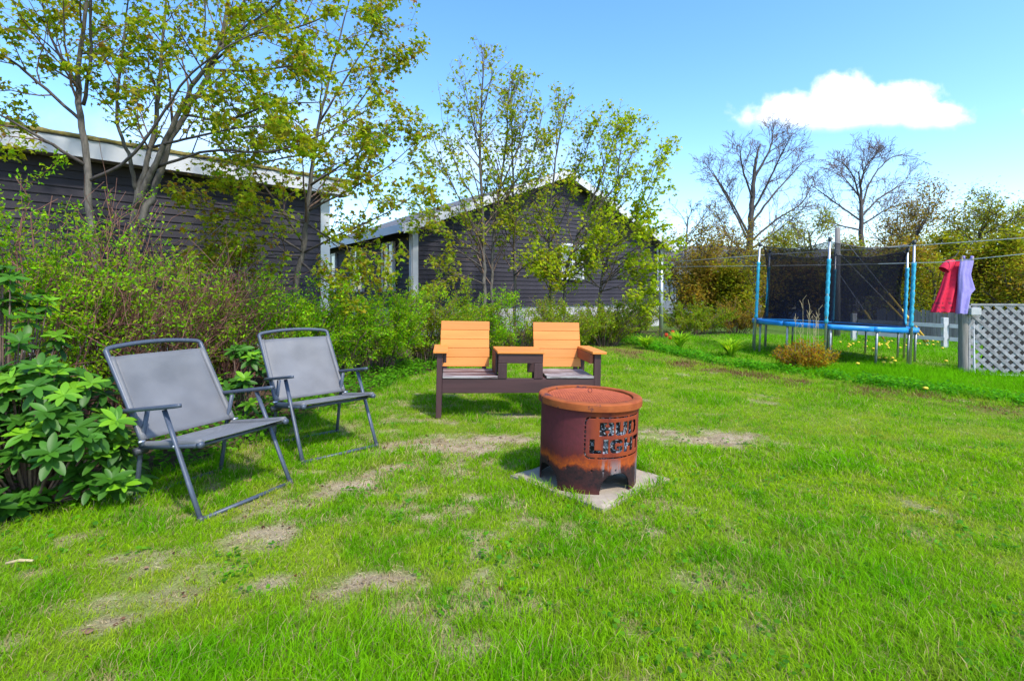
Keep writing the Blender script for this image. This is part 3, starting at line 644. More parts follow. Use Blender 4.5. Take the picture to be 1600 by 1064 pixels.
# ------------------------------------------------------------------ slab and fire pit
def make_slab():
    q = Geo(); n = 4; s = .372; x0, y0 = .515, 3.39; a = math.radians(44)
    root = q
    xs = np.linspace(-s, s, 25); gx, gy = np.meshgrid(xs, xs); rng = np.random.default_rng(9)
    zz = (fbm(gx.ravel() + 3, gy.ravel() + 3, 9, 5) - .5) * .008; e = np.maximum(np.abs(gx), np.abs(gy)).ravel() / s; zz = zz - .010 * np.clip((e - .93) / .07, 0, 1)
    wob = 1 + (fbm(gx.ravel() + 9, gy.ravel() + 2, 12, 3) - .5) * .05 * (e > .95)
    top = np.stack([gx.ravel() * wob, gy.ravel() * wob, .045 + zz], -1); m = 25
    i = (np.arange(m - 1)[:, None] * m + np.arange(m - 1)[None]).ravel(); q.add(top, np.stack([i, i + 1, i + m + 1, i + m], -1))
    ring = [k for k in range(m)] + [k * m + m - 1 for k in range(1, m)] + [(m - 1) * m + k for k in range(m - 2, -1, -1)] + [k * m for k in range(m - 2, 0, -1)]
    rv = top[ring].copy(); lo = rv.copy(); lo[:, 2] = -.04; k = len(ring); q.add(np.concatenate([rv, lo]), [[a_, a_ + k, (a_ + 1) % k + k, (a_ + 1) % k] for a_ in range(k)])
    o = q.build('paving_slab', M['concrete'], loc=(x0, y0, gz(x0, y0) - .020), rot=(0, math.radians(1.2), a))
    tag(o, 'square concrete paving slab under the rusty fire pit', 'slab')
make_slab()

PIT = (.492, 3.36); PR = .315; PH = .515
T0 = math.atan2(-PIT[1], -PIT[0])
def rect(x, y, x0, x1, y0, y1): return (x >= x0) & (x <= x1) & (y >= y0) & (y <= y1)
def glyph(ch, x, y):
    """stencil capitals in a unit box"""
    box = rect(x, y, 0, 1, 0, 1); k = np.zeros(np.shape(x), bool)
    def rr(x0, x1, y0, y1, p=4):
        return (np.abs((x - (x0 + x1) / 2) / ((x1 - x0) / 2)) ** p + np.abs((y - (y0 + y1) / 2) / ((y1 - y0) / 2)) ** p) <= 1
    if ch == 'B': k = (rect(x, y, 0, .5, 0, 1) | rr(.1, .98, .49, 1) | rr(.1, 1, 0, .53)) & ~rr(.38, .68, .62, .82) & ~rr(.38, .68, .18, .40) & ~rect(x, y, .47, .57, 0, .3) & ~rect(x, y, .47, .57, .72, 1)
    if ch == 'U': k = (rect(x, y, 0, .36, .3, 1) | rect(x, y, .64, 1, .3, 1) | (rr(0, 1, 0, .8) & (y < .4))) & ~rect(x, y, .36, .64, .3, 1)
    if ch == 'D': k = (rect(x, y, 0, .45, 0, 1) | rr(0, 1, 0, 1, 3.2)) & ~rr(.36, .66, .2, .8) & ~rect(x, y, .46, .56, 0, .3) & ~rect(x, y, .46, .56, .7, 1)
    if ch == 'L': k = rect(x, y, 0, .42, 0, 1) | rect(x, y, 0, 1, 0, .28)
    if ch == 'I': k = rect(x, y, .05, .95, 0, 1)
    if ch == 'G': k = (rr(0, 1, 0, 1, 3.2) & ~rr(.36, .72, .25, .75) & ~rect(x, y, .5, 1, .52, .68)) | rect(x, y, .5, 1, .3, .52)
    if ch == 'H': k = rect(x, y, 0, .36, 0, 1) | rect(x, y, .64, 1, 0, 1) | rect(x, y, 0, 1, .38, .64)
    if ch == 'T': k = rect(x, y, 0, 1, .72, 1) | rect(x, y, .31, .69, 0, 1)
    return k & box
def pit_holes(phi, z):
    """True where the drum wall is cut away; phi in degrees, 0 towards the camera, positive to its right"""
    s = np.radians(phi) * PR; cut = np.zeros(np.shape(phi), bool)
    for c in (-56, 34, 124, 214):
        d = (phi - c + 180) % 360 - 180; u = np.radians(d) * PR; cut |= (np.abs(u / .112) ** 2.6 + np.abs(np.maximum(z, 0) / .128) ** 2.6) < 1
    for hp in (-51, -24, 4, 17, 32, 59, 80, -80, 110, 150, 190, 230): cut |= np.hypot(s - math.radians(hp) * PR, z - .150) < .0065
    # stencilled sign: BUD over LIGHT in a broken outline
    c = math.radians(38) * PR; w = .235; x = s - c
    def word(txt, x0, x1, z0, z1, gaps, ws):
        nonlocal cut
        tot = sum(ws) + gaps * (len(txt) - 1); p = x0; k = (x1 - x0) / tot
        for ch, a in zip(txt, ws): cut |= glyph(ch, (x - p) / (a * k), (z - z0) / (z1 - z0)); p += (a + gaps) * k
    word('BUD', -.148, .152, .358, .440, .09, (1, 1, 1)); word('LIGHT', -.206, .206, .252, .336, .10, (.8, .38, 1, .95, .9))
    fx0, fx1, fz0, fz1, r = -.232, .232, .226, .468, .03; t = .0042
    ax = np.maximum(np.abs(x - (fx0 + fx1) / 2) - (fx1 - fx0) / 2 + r, 0); az = np.maximum(np.abs(z - (fz0 + fz1) / 2) - (fz1 - fz0) / 2 + r, 0)
    inside = np.where((ax > 0) | (az > 0), np.hypot(ax, az) - r, np.maximum(np.abs(x) - fx1, np.abs(z - (fz0 + fz1) / 2) - (fz1 - fz0) / 2))
    line = np.abs(inside) < t
    line &= ~((np.abs(z - (fz0 + fz1) / 2) < .085) & (((z * 1000) % 26) < 8)) & ~((np.abs(x + .165) < .008) | (np.abs(x - .06) < .006) | (np.abs(x - .19) < .006))
    return cut | line
def make_pit():
    root = empty('fire_pit', (PIT[0], PIT[1], gz(*PIT) + .020), 0, 'rusty round steel fire pit with stencilled lettering on the slab', 'fire pit', rot=(0, math.radians(2.0), 0))
    nc, nr = 480, 128; ph = np.linspace(-180, 180, nc + 1)[:-1]; zz = np.linspace(0, PH, nr + 1)
    P, Z = np.meshgrid(ph, zz); th = np.radians(P) + T0
    R = PR * (1 - .012 * (1 - Z / PH)); v = np.stack([R * np.cos(th), R * np.sin(th), Z], -1).reshape(-1, 3)
    pc, zc = np.meshgrid(ph + 180 / nc, (zz[1:] + zz[:-1]) / 2); keep = ~pit_holes(pc, zc)
    r, c = np.nonzero(keep); c2 = (c + 1) % nc; f = np.stack([r * nc + c, r * nc + c2, (r + 1) * nc + c2, (r + 1) * nc + c], -1)
    used = np.unique(f); mp = np.full(len(v), -1); mp[used] = np.arange(len(used)); q = Geo(); q.add(v[used], mp[f])
    body = q.build('drum', M['drum'], root, smooth=True); m = body.modifiers.new('thick', 'SOLIDIFY'); m.thickness = .004; m.offset = -1; body.data.materials.append(M['soot']); m.material_offset = 1; m.material_offset_rim = 0
    q = Geo(); q.lathe([(0, .165), (PR - .012, .165), (PR - .012, .160), (0, .160)], 48); q.build('light_block_plate', M['soot'], root)  # sooty plate added to block light coming down through the grate
    # flanged rim, slightly wider than the drum
    q = Geo(); rp = [[(.277, PH + .004), (.277, PH + .034)], [(.277, PH + .034), (.280, PH + .037), (.324, PH + .036), (.331, PH + .033), (.3345, PH + .028)], [(.3345, PH + .028), (.336, PH + .010), (.335, PH - .010)], [(.335, PH - .010), (.326, PH - .012), (.322, PH - .004)], [(.322, PH - .004), (.277, PH + .004)]]
    for strip in rp: q.lathe(strip, 96)
    q.build('rim', M['rim'], root, smooth=True)
    q = Geo(); gr = .277; k = 30
    for i in range(-k // 2 + 1, k // 2):
        o = i * gr * 2 / k; L = math.sqrt(max(gr ** 2 - o ** 2, 0)) - .002
        if L < .02: continue
        n = max(2, int(L / .05))
        for rot in (35, -35):
            a = math.radians(rot); ds = np.linspace(-L, L, 9); zl = PH + .020 + .010 * (1 - (ds ** 2 + o ** 2) / gr ** 2) + (.0015 if rot > 0 else 0)
            q.tube(np.stack([ds * math.cos(a) - o * math.sin(a), ds * math.sin(a) + o * math.cos(a), zl], -1), .0019, 4, cap=False)
    q.build('grate', M['grate'], root)
    q = Geo(); t = np.linspace(0, 2 * np.pi, 15); q.tube(np.stack([.013 * np.cos(t), .004 * np.sin(t), PH + .058 + .014 * np.sin(t)], -1), .0022, 6, cap=False); q.build('lift_ring', M['drum'], root, smooth=True)
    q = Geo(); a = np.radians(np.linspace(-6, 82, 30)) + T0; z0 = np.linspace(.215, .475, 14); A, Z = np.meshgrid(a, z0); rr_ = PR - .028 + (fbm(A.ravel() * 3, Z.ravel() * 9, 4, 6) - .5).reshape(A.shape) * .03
    i = (np.arange(13)[:, None] * 30 + np.arange(29)[None]).ravel(); q.add(np.stack([rr_ * np.cos(A), rr_ * np.sin(A), Z], -1), np.stack([i, i + 1, i + 31, i + 30], -1)); q.build('sky_light_sheet', M['sky_blotch'], root, smooth=True)  # added sheet behind the letters, carries the painted sky light
make_pit()

# ------------------------------------------------------------------ clothesline
def make_line():
    px, pY = 1033, 14.3; p = at(px, 530, pY); z0 = gz(p.x, p.y); r = empty('clothesline_pole', (p.x, p.y, z0), 0, 'grey metal clothesline pole in front of the gable house corner', 'pole')
    H = at(px, 408, pY).z - z0
    q = Geo(); q.tube([(0, 0, -.1), (0, 0, H)], .058, 12); q.build('pole', M['steel'], r, smooth=True)
    q = Geo(); q.lathe([(0, H), (.064, H), (.064, H + .03), (.0, H + .04)], 12); q.build('cap', M['steel'], r)
    q = Geo(); q.tube([(.05, -.03, H - .10), (.24, -.05, H - .12)], .018, 8); br = q.build('bracket', M['black_plastic'], r, smooth=True)
    q = Geo(); q.lathe([(0, -.02), (.085, -.02), (.07, 0), (.085, .02), (0, .02)], 20); wh = q.build('pulley', M['black_plastic'], br, smooth=True, loc=(.26, -.06, H - .12), rot=(math.radians(90), 0, 0))
    A = [at(1042, 410, pY), at(1200, 398, 12.1), at(1400, 386, 9.6), at(1600, 372, 7.6), at(1830, 352, 6.0), at(2300, 310, 4.4)]
    B = [at(1044, 417, pY), at(1200, 415.5, 12.1), at(1330, 413.5, 10.4), at(1470, 410, 8.6), at(1522, 405, 8.15), at(1600, 397, 7.6), at(1830, 376, 6.0), at(2300, 335, 4.4)]
    root = empty('clothes_line', A[0], 0, 'white double clothes line running from the grey pole past the trampoline', 'clothesline')
    for P in (A, B):
        q = Geo(); q.tube([p - A[0] for p in P], .006, 6); q.build('cord', M['wire'], root, smooth=True)
make_line()
def cloth(name, mt, rows, Y, label, cat, depth=.05, folds=5, amp=.018, seed=1):
    """a hanging garment: rows of (py, px_left, px_right, yscale) become rings of a closed, folded tube"""
    o0 = at((rows[0][1] + rows[0][2]) / 2, rows[0][0], Y); k = 40; q = Geo(); v = []
    py = np.array([r[0] for r in rows], float); pl = np.array([r[1] for r in rows], float); pr = np.array([r[2] for r in rows], float)
    n = 26; t = np.linspace(py[0], py[-1], n); L = np.interp(t, py, pl); Rr = np.interp(t, py, pr); rg = random.Random(seed); ph = rg.uniform(0, 6)
    for i in range(n):
        a = at(L[i], t[i], Y); b_ = at(Rr[i], t[i], Y); c = (a + b_) / 2; w = (b_ - a).length / 2; fall = i / (n - 1)
        for j in range(k):
            th = 2 * math.pi * j / k; f = amp * fall ** .7 * math.sin(folds * th + ph + 1.2 * fall) + .006 * math.sin(9 * th + 5 * fall)
            v.append((c.x - o0.x + math.cos(th) * (w + f * .4), math.sin(th) * (depth * (.35 + .65 * fall) + f) + .02 * fall, c.z - o0.z + .006 * math.sin(folds * th + ph) * fall))
    f = [[i * k + j, i * k + (j + 1) % k, (i + 1) * k + (j + 1) % k, (i + 1) * k + j] for i in range(n - 1) for j in range(k)]
    q.add(v, f); q.F.append(np.array([list(range(k))])); return q, o0
def make_clothes():
    Y = 8.55
    q, o0 = cloth('dress', M['dress'], [(407, 1486, 1503), (414, 1481, 1504), (425, 1478, 1503), (450, 1471, 1501), (475, 1462, 1499), (488, 1457.5, 1497)], Y, '', '', .08, 7, .04, 2)
    root = empty('dress', o0, 0, 'red plaid short-sleeved dress hanging on the clothes line', 'dress')
    q.build('skirt_and_bodice', M['dress'], root, smooth=True)
    q = Geo(); q.tube([Vector((-.05, 0, -.02)), Vector((-.13, -.01, -.06)), Vector((-.20, -.015, -.13)), Vector((-.225, -.015, -.16))], [.045, .075, .08, .078], 14, cap=False); q.build('sleeve', M['dress'], root, smooth=True)
    q = Geo(); q.tube([(-.12, 0, .03), (-.02, 0, .07), (.02, 0, .12), (.04, 0, .16), (.0, 0, .17)], .006, 6); q.build('hanger', M['black_plastic'], root, smooth=True)
    q, o0 = cloth('romper', M['lavender'], [(405, 1501, 1522), (412, 1500, 1521), (430, 1498, 1517), (442, 1498, 1521), (453, 1498, 1525), (460, 1498, 1517), (478, 1497, 1514), (490, 1496.5, 1511)], Y - .12, '', '', .05, 4, .02, 5)
    root = empty('romper', o0, 0, 'lavender romper hanging on the clothes line right of the red dress', 'romper')
    q.build('body', M['lavender'], root, smooth=True)
    q = Geo(); q.box(-.012, .012, -.045, -.032, -.9, -.15); 
    for s in (-.09, .09):
        part_box('peg', M['straw'], root, s - .008, s + .008, -.012, .012, -.035, .045)
    for s in (-.06, .06):
        q = Geo(); q.tube([(s, 0, -.01), (s * 1.2, -.01, .05)], .02, 8); q.build('strap', M['lavender'], root, smooth=True)
make_clothes()

# ------------------------------------------------------------------ trampoline
def make_trampoline():
    cx, cy = (1294 - 800) * 11.0 / 800, 11.0; R = 1.47; H = .68
    z0 = at(1301, 555, 11.0).z
    root = empty('trampoline', (cx, cy, z0), 0, 'round blue trampoline with black safety net at the back of the yard', 'trampoline', rot=(0, math.radians(2.6), 0))
    k = 72; q = Geo(); q.lathe([(0, H - .02), (R - .30, H - .02)], k); q.build('jump_mat', M['mat_black'], root)
    q = Geo(); t = np.linspace(0, 2 * np.pi, 73); q.tube(np.stack([R * np.cos(t), R * np.sin(t), np.full(73, H - .03)], -1), .024, 8, cap=False); q.build('frame_ring', M['legsteel'], root, smooth=True)
    sf = math.radians(-124)
    # pad in 12 sections with a hanging skirt
    for s in range(12):
        a = sf + math.radians(30 * s + .15) + np.linspace(0, math.radians(29.7), 9); q = Geo(); prof = [(R - .30, H - .004), (R - .28, H + .018), (R + .02, H + .022), (R + .040, H + .016), (R + .045, H - .02), (R + .042, H - .070), (R + .030, H - .073), (R + .02, H - .02), (R - .28, H - .008)]
        rng = np.random.default_rng(s); v = []
        for i, (r_, z_) in enumerate(prof):
            w = (rng.random(9) - .5) * .006 if i in (4, 5, 6) else 0
            v.append(np.stack([(r_ + w) * np.cos(a), (r_ + w) * np.sin(a), z_ + (rng.random(9) - .5) * .004], -1))
        n = len(prof); v = np.concatenate(v); f = [[i * 9 + j, i * 9 + j + 1, ((i + 1) % n) * 9 + j + 1, ((i + 1) % n) * 9 + j] for i in range(n) for j in range(8)]
        q.add(v, f); q.F.append(np.array([[i * 9 for i in range(n)]])); q.F.append(np.array([[i * 9 + 8 for i in range(n)][::-1]])); q.build('safety_pad', M['tramp_blue'], root, smooth=True)
    RP = R + .075
    for s in range(6):
        a = sf + math.radians(60 * s); c, sn = math.cos(a), math.sin(a); rr = lambda r_, z_: (r_ * c, r_ * sn, z_)
        q = Geo(); q.tube([rr(RP, .02), rr(RP, 1.4), rr(RP - .02, 2.30)], .021, 8); po = q.build('net_pole', M['steel'], root, smooth=True)
        zs = np.linspace(H + .04, 1.94, 26); rg = np.random.default_rng(s); q = Geo(); q.tube(np.stack([(RP - .01) * c + 0 * zs, (RP - .01) * sn + 0 * zs, zs], -1), 0.031 + .005 * np.sin(np.arange(26) * 2.1) + rg.random(26) * .006, 10); q.build('foam_sleeve', M['foam'], po, smooth=True)
        q = Geo(); q.tube([rr(RP - .02, 2.28), rr(RP - .02, 2.36)], .032, 8); q.build('pole_cap', M['black_plastic'], po, smooth=True)
        q = Geo(); q.tube([rr(RP - .02, 2.33), rr(RP - .06, 2.31), rr(R - .02, 2.28)], .012, 5); q.build('net_strap', M['black_plastic'], po)
    for s in range(12):
        a = sf + math.radians(30 * s + 3); q = Geo(); q.tube([((R) * math.cos(a), R * math.sin(a), H - .03), (R * math.cos(a), R * math.sin(a), .015)], .021, 8); q.build('leg', M['legsteel'], root, smooth=True)
    for s in ():
        a0 = sf + math.radians(60 * s + 3); a1 = a0 + math.radians(30); t = np.linspace(a0, a1, 7); q = Geo(); q.tube(np.stack([R * np.cos(t), R * np.sin(t), np.full(7, .02)], -1), .019, 6); q.build('base_tube', M['legsteel'], root, smooth=True)
    # safety net: six drooping panels
    for s in range(6):
        n = 13; m = 14; t = np.linspace(0, 1, n); z = np.linspace(0, 1, m); T, Zz = np.meshgrid(t, z)
        a = sf + np.radians(60 * s + 60 * T); base = R - .16; hexr = (R - .02) * math.cos(math.radians(30)) / np.cos(np.radians(60 * T - 30)); r_ = base * (1 - Zz) + hexr * Zz
        r_ = r_ - .10 * np.sin(np.pi * Zz) * (.6 + .4 * np.sin(np.pi * T)); top = 2.28 - .09 * np.sin(np.pi * T); zz = (H + .0) * (1 - Zz) + top * Zz
        q = Geo(); i = (np.arange(m - 1)[:, None] * n + np.arange(n - 1)[None]).ravel(); q.add(np.stack([r_ * np.cos(a), r_ * np.sin(a), zz], -1), np.stack([i, i + 1, i + n + 1, i + n], -1)); o = q.build('net_panel', M['net'], root, smooth=True)
        e = np.stack([r_[-1] * np.cos(a[-1]), r_[-1] * np.sin(a[-1]), zz[-1]], -1); q = Geo(); q.tube(e, .009, 5, cap=False); q.build('top_cord', M['black_plastic'], o)
make_trampoline()

# ------------------------------------------------------------------ post, conduit and lattice at the right
def make_right():
    Y = 9.15; p = at(1505, 580, Y); z0 = gz(p.x, p.y); H = at(0, 482, Y).z - z0; rg = np.random.default_rng(2)
    q = Geo(); k = 14; t = np.arange(k) * 2 * np.pi / k; rows = []
    for i, z in enumerate(np.linspace(-.15, H, 12)): rows.append(np.stack([(.072 + rg.normal() * .003) * np.cos(t) + .004 * math.sin(i), (.072 + rg.normal() * .003) * np.sin(t), np.full(k, z + (rg.random(k) * .02 if i == 11 else 0))], -1))
    f = [[i * k + j, i * k + (j + 1) % k, (i + 1) * k + (j + 1) % k, (i + 1) * k + j] for i in range(11) for j in range(k)]
    q.add(np.concatenate(rows), f); q.F.append(np.array([[11 * k + j for j in range(k)]])); o = q.build('wooden_post', M['post_wood'], loc=(p.x, p.y, z0), smooth=True); tag(o, 'round weathered wooden post at the left end of the lattice', 'post')
    d = Vector((1, -.22, 0)).normalized(); ang = math.atan2(d.y, d.x); c = at(1516, 580, Y - .02); zl = gz(c.x + 1, c.y)
    root = empty('lattice_panel', (c.x, c.y, zl), ang, 'weathered grey wooden lattice panel at the right edge of the yard', 'lattice')
    L, LH, w, pitch = 3.0, at(0, 477, Y).z - zl, .044, .172; z_lo = -.02
    def clip(x0, s):
        # slat along (1, s) from z_lo at x0; clip to [0,L]
        a = Vector((x0, 0, z_lo)); b_ = Vector((x0 + (LH - z_lo) * s, 0, LH)); pts = [a, b_]
        if s > 0: lo, hi = a, b_
        else: lo, hi = b_, a
        def cutx(x): t_ = (x - a.x) / (b_.x - a.x); return a.lerp(b_, t_)
        if hi.x <= .03 or lo.x >= L - .03: return None
        P0 = lo if lo.x >= 0 else cutx(0); P1 = hi if hi.x <= L else cutx(L)
        return (P0, P1) if (P1 - P0).length > .05 else None
    for s, yo in ((1, 0), (-1, -.009)):
        x = -2.0
        while x < L + 2.0:
            r_ = clip(x + (.05 if s < 0 else 0), s)
            if r_:
                q = Geo(); a, b_ = r_; q.bar(a + Vector((0, yo, 0)), b_ + Vector((0, yo, 0)), w * 1.25, .0075, (0, -1, 0)); q.build('slat', M['lattice'], root)
            x += pitch
    for z0_, z1_ in ((LH - .005, LH + .03),): part_box('rail', M['lattice'], root, 0, L, -.022, .016, z0_, z1_)
    part_box('stile', M['lattice'], root, -.035, -.001, -.022, .016, z_lo, LH)
    # conduit and box
    cr = empty('electrical_conduit', (c.x - .01, c.y - .05, zl), ang, 'white plastic conduit and junction box fixed along the lattice', 'conduit')
    part_box('junction_box', M['offwhite'], cr, -.07, .085, -.10, -.005, LH - .17, LH - .045, .008)
    q = Geo(); q.tube([(.0, -.05, LH - .17), (.0, -.05, .10), (.008, -.05, .06), (.03, -.05, .045), (.08, -.05, .042), (2.9, -.05, .042)], .019, 8); q.build('pipe', M['white'], cr, smooth=True)
    # dark boards that close the space behind the lattice
    bk = empty('board_screen', (c.x + .75, c.y + .55, zl), ang, 'dark stained boards seen through the gaps of the lattice', 'fence')
    for i in range(20): part_box('board', M['darkboard'], bk, i * .152, i * .152 + .146, 0, .02, -.1, LH - .14 + rg.random() * .03)
    for zz in (.2, .75): part_box('rail', M['darkboard'], bk, 0, 3.04, .021, .06, zz, zz + .08)
make_right()

# ------------------------------------------------------------------ fences and stub pole at the back
def make_back():
    root = empty('rail_fence', (0, 0, 0), 0, 'white post-and-rail fence behind the trampoline', 'fence')
    pts = [at(1334, 500, 15.4), at(1476, 500, 14.0), at(1620, 500, 12.9)]
    base = [gz(p.x, p.y) for p in pts]
    for p, z in zip(pts, base): part_box('post', M['offwhite'], root, p.x - .07, p.x + .07, p.y - .05, p.y + .05, z - .1, z + .82, .008)
    for a, b_, za, zb in zip(pts[:-1], pts[1:], base[:-1], base[1:]):
        for hgt in (.24, .60):
            q = Geo(); q.bar((a.x + .071, a.y - .075, za + hgt), (b_.x - .071, b_.y - .075, zb + hgt), .035, .10); q.build('rail', M['offwhite'], root)
    root = empty('board_fence', (0, 0, 0), 0, 'old grey vertical board fence behind the white rail fence', 'fence'); rg = random.Random(3)
    a = at(1370, 500, 17.5); b_ = at(1640, 500, 14.6); d = b_ - a; n = 44; me = {}
    for i in range(n):
        p = a + d * (i / n); z = gz(p.x, p.y); q = Geo(); w = d.length / n * .94; hh = rg.uniform(.86, .98)
        q.box(0, w, 0, .022, -.1, hh); q.build('board', M['fencewood'], root, loc=(p.x, p.y, z), rot=(0, rg.uniform(-.02, .02), math.atan2(d.y, d.x)))
    for hgt in (.25, .72):
        q = Geo(); q.bar((a.x, a.y + .05, gz(a.x, a.y) + hgt), (b_.x, b_.y + .05, gz(b_.x, b_.y) + hgt), .04, .09); q.build('rail', M['fencewood'], root)
    p = at(1308, 520, 16.6); z = gz(p.x, p.y); Ht = at(0, 356, 16.6).z - z
    root = empty('utility_pole', (p.x, p.y, z), 0, 'short grey pole with yellow guy guards behind the trampoline', 'pole')
    q = Geo(); q.tube([(0, 0, -.2), (0, 0, Ht * .5), (.02, 0, Ht)], [.10, .09, .08], 12); q.build('pole', M['post_wood'], root, smooth=True)
    for (ax, ay, aY, f0) in ((1455, 537, 14.4, .30), (1452, 536, 14.3, .30), (1384, 524, 15.2, .30)):
        a = at(ax, ay, aY); a.z = gz(a.x, a.y); top = p + Vector((0, 0, 0)); top.z = z + (Ht - .1 if ax != 1452 else Ht - .75) * (1 if ax != 1384 else .62); o = Vector((p.x, p.y, z)); e = a + (top - a) * .42
        q = Geo(); q.tube([a - o, top - o], .006, 5); wr = q.build('guy_wire', M['steel'], root); q = Geo(); q.tube([a + (top - a) * .03 - o, e - o], .030, 8); q.build('guy_guard', M['yellow'], wr, smooth=True)
make_back()

# ------------------------------------------------------------------ trees
def smooth_path(P, R, n=5):
    P = [Vector(p) for p in P]; Q = [P[0] * 2 - P[1]] + P + [P[-1] * 2 - P[-2]]; o = []; r = []
    for i in range(1, len(Q) - 2):
        a, b_, c, d = Q[i - 1:i + 3]
        for k in range(n):
            t = k / n; o.append(.5 * ((2 * b_) + (c - a) * t + (2 * a - 5 * b_ + 4 * c - d) * t * t + (3 * b_ - a - 3 * c + d) * t ** 3)); r.append(R[i - 1] * (1 - t) + R[i] * t)
    o.append(P[-1]); r.append(R[-1]); return np.array([tuple(v) for v in o]), np.array(r)
class Tree:
    def __init__(s, seed): s.rng = np.random.default_rng(seed); s.g = Geo(); s.lb = Geo(); s.tw = Geo(); s.tips = []
    def limb(s, P, R, k=8):
        rng = s.rng; p, r = smooth_path(P, R); p[1:-1] += rng.normal(size=(len(p) - 2, 3)) * r[1:-1, None] * .25; (s.g if k > 6 else s.lb).tube(p, r, k); return p, r
    def branch(s, p, d, L, r, level, prm):
        """one branch with its own side branches; the finest level carries the leaves"""
        rng = s.rng; n = max(3, int(prm['seg'][level])); P = [np.array(p, float)]; d = np.array(d, float); d /= np.linalg.norm(d) + 1e-9; D = [d]
        for i in range(n):
            d = d + rng.normal(size=3) * prm['wob'][level] + np.array([0, 0, prm['up'][level]]) ; d /= np.linalg.norm(d); P.append(P[-1] + d * L / n); D.append(d)
        P = np.array(P); R = np.linspace(r, max(r * .28, prm.get('rmin', .0022)), n + 1)
        (s.g if level < prm.get('trunk_levels', 1) else s.tw).tube(P, R, 6 if level == 0 else (4 if level == 1 else 3), cap=False)
        if level + 1 >= prm['levels']: s.tips.append((P, L)); return
        nc = prm['n'][level]; nc = int(rng.poisson(max(.1, nc * .8)) + nc * .2 + .5)
        for c in range(nc):
            t = prm['t0'][level] + (1 - prm['t0'][level]) * (c + rng.random()) / max(nc, 1); t = min(t, .99); x = t * n; i = int(x); q = P[i] * (1 - x + i) + P[min(i + 1, n)] * (x - i)
            s.side(q, D[min(i + 1, n)], L * prm['len'][level] * (1.15 - .55 * t) * rng.uniform(.7, 1.2), max(R[min(i, n)] * prm.get('rr', .5), prm.get('rmin', .0022)), level + 1, prm)
        if prm.get('lead', True): s.tips.append((P[-3:], L * .3))
    def side(s, q, D, L, r, level, prm):
        rng = s.rng; a = math.radians(prm['ang'][level - 1]) * rng.uniform(.7, 1.25); ax = np.cross(D, rng.normal(size=3)); ax /= np.linalg.norm(ax) + 1e-9
        d = D * math.cos(a) + ax * math.sin(a); 
        if 'flat' in prm: d = d * np.array([1, prm['flat'], 1])
        s.branch(q, d, L, r, level, prm)
    def dress_limb(s, p, r, L, n, prm, t0=.3, level=1, ang=55, fall=.5):
        """side branches along a limb that was laid out by hand"""
        rng = s.rng; m = len(p)
        for c in range(n):
            t = t0 + (1 - t0) * (c + rng.random()) / n; x = min(t, .995) * (m - 1); i = int(x); q = p[i] * (1 - x + i) + p[min(i + 1, m - 1)] * (x - i); D = p[min(i + 1, m - 1)] - p[max(i - 1, 0)]; D = D / (np.linalg.norm(D) + 1e-9)
            pr = dict(prm); pr['ang'] = [ang] * 6; s.side(q, D, L * rng.uniform(.55, 1.15) * (1.15 - fall * t), max(.003, min(r[i] * .5, .02)), level, pr)
    def leaves(s, per, size, cols, w=None, tmpl=None, droop=.5, spread=.06, cl=3, tmin=.25, jit=.2, keep=None):
        rng = s.rng; P = []; D = []
        for (b_, L) in s.tips:
            k = rng.poisson(per)
            for _ in range(k):
                t = tmin + (1 - tmin) * rng.random() ** .7; x = min(t, .999) * (len(b_) - 1); i = int(x); q = b_[i] * (1 - x + i) + b_[i + 1] * (x - i)
                for _ in range(rng.integers(1, cl + 1)):
                    P.append(q + rng.normal(size=3) * spread); D.append(rng.normal(size=3) * np.array([1, 1, .5]) + np.array([0, 0, -droop]))
        if not P: return Geo()
        P = np.array(P); D = np.array(D)
        if keep is not None: kk = keep(P); P = P[kk]; D = D[kk]
        n = len(P); Nn = rng.normal(size=(n, 3)) * .6 + np.array([0, 0, 1.0]); c = palette(n, cols, rng, w, jit)
        q = Geo(); leaf_field(q, P, D, Nn, size * rng.uniform(.6, 1.3, n), c, *(tmpl or (SMALL_V, SMALL_F))); return q
    def finish(s, base, label, leafgeo, bark='bark_grey', twig='twig', name='maple_tree', cat='tree', group=None, lm='leaf'):
        root = empty(name, base, 0, label, cat, group); off = np.array(tuple(base))
        for gg in (s.g, s.lb, s.tw, leafgeo): gg.V = [v - off for v in gg.V]
        s.g.build('trunk', M[bark], root, smooth=True)
        if s.lb.V: s.lb.build('limbs', M['bark_dark'], root, smooth=True)
        if s.tw.V: tag(s.tw.build('twigs', M[twig], root, smooth=True), kind='stuff')
        if leafgeo.V: tag(leafgeo.build('crown', M[lm], root), kind='stuff')
        return root

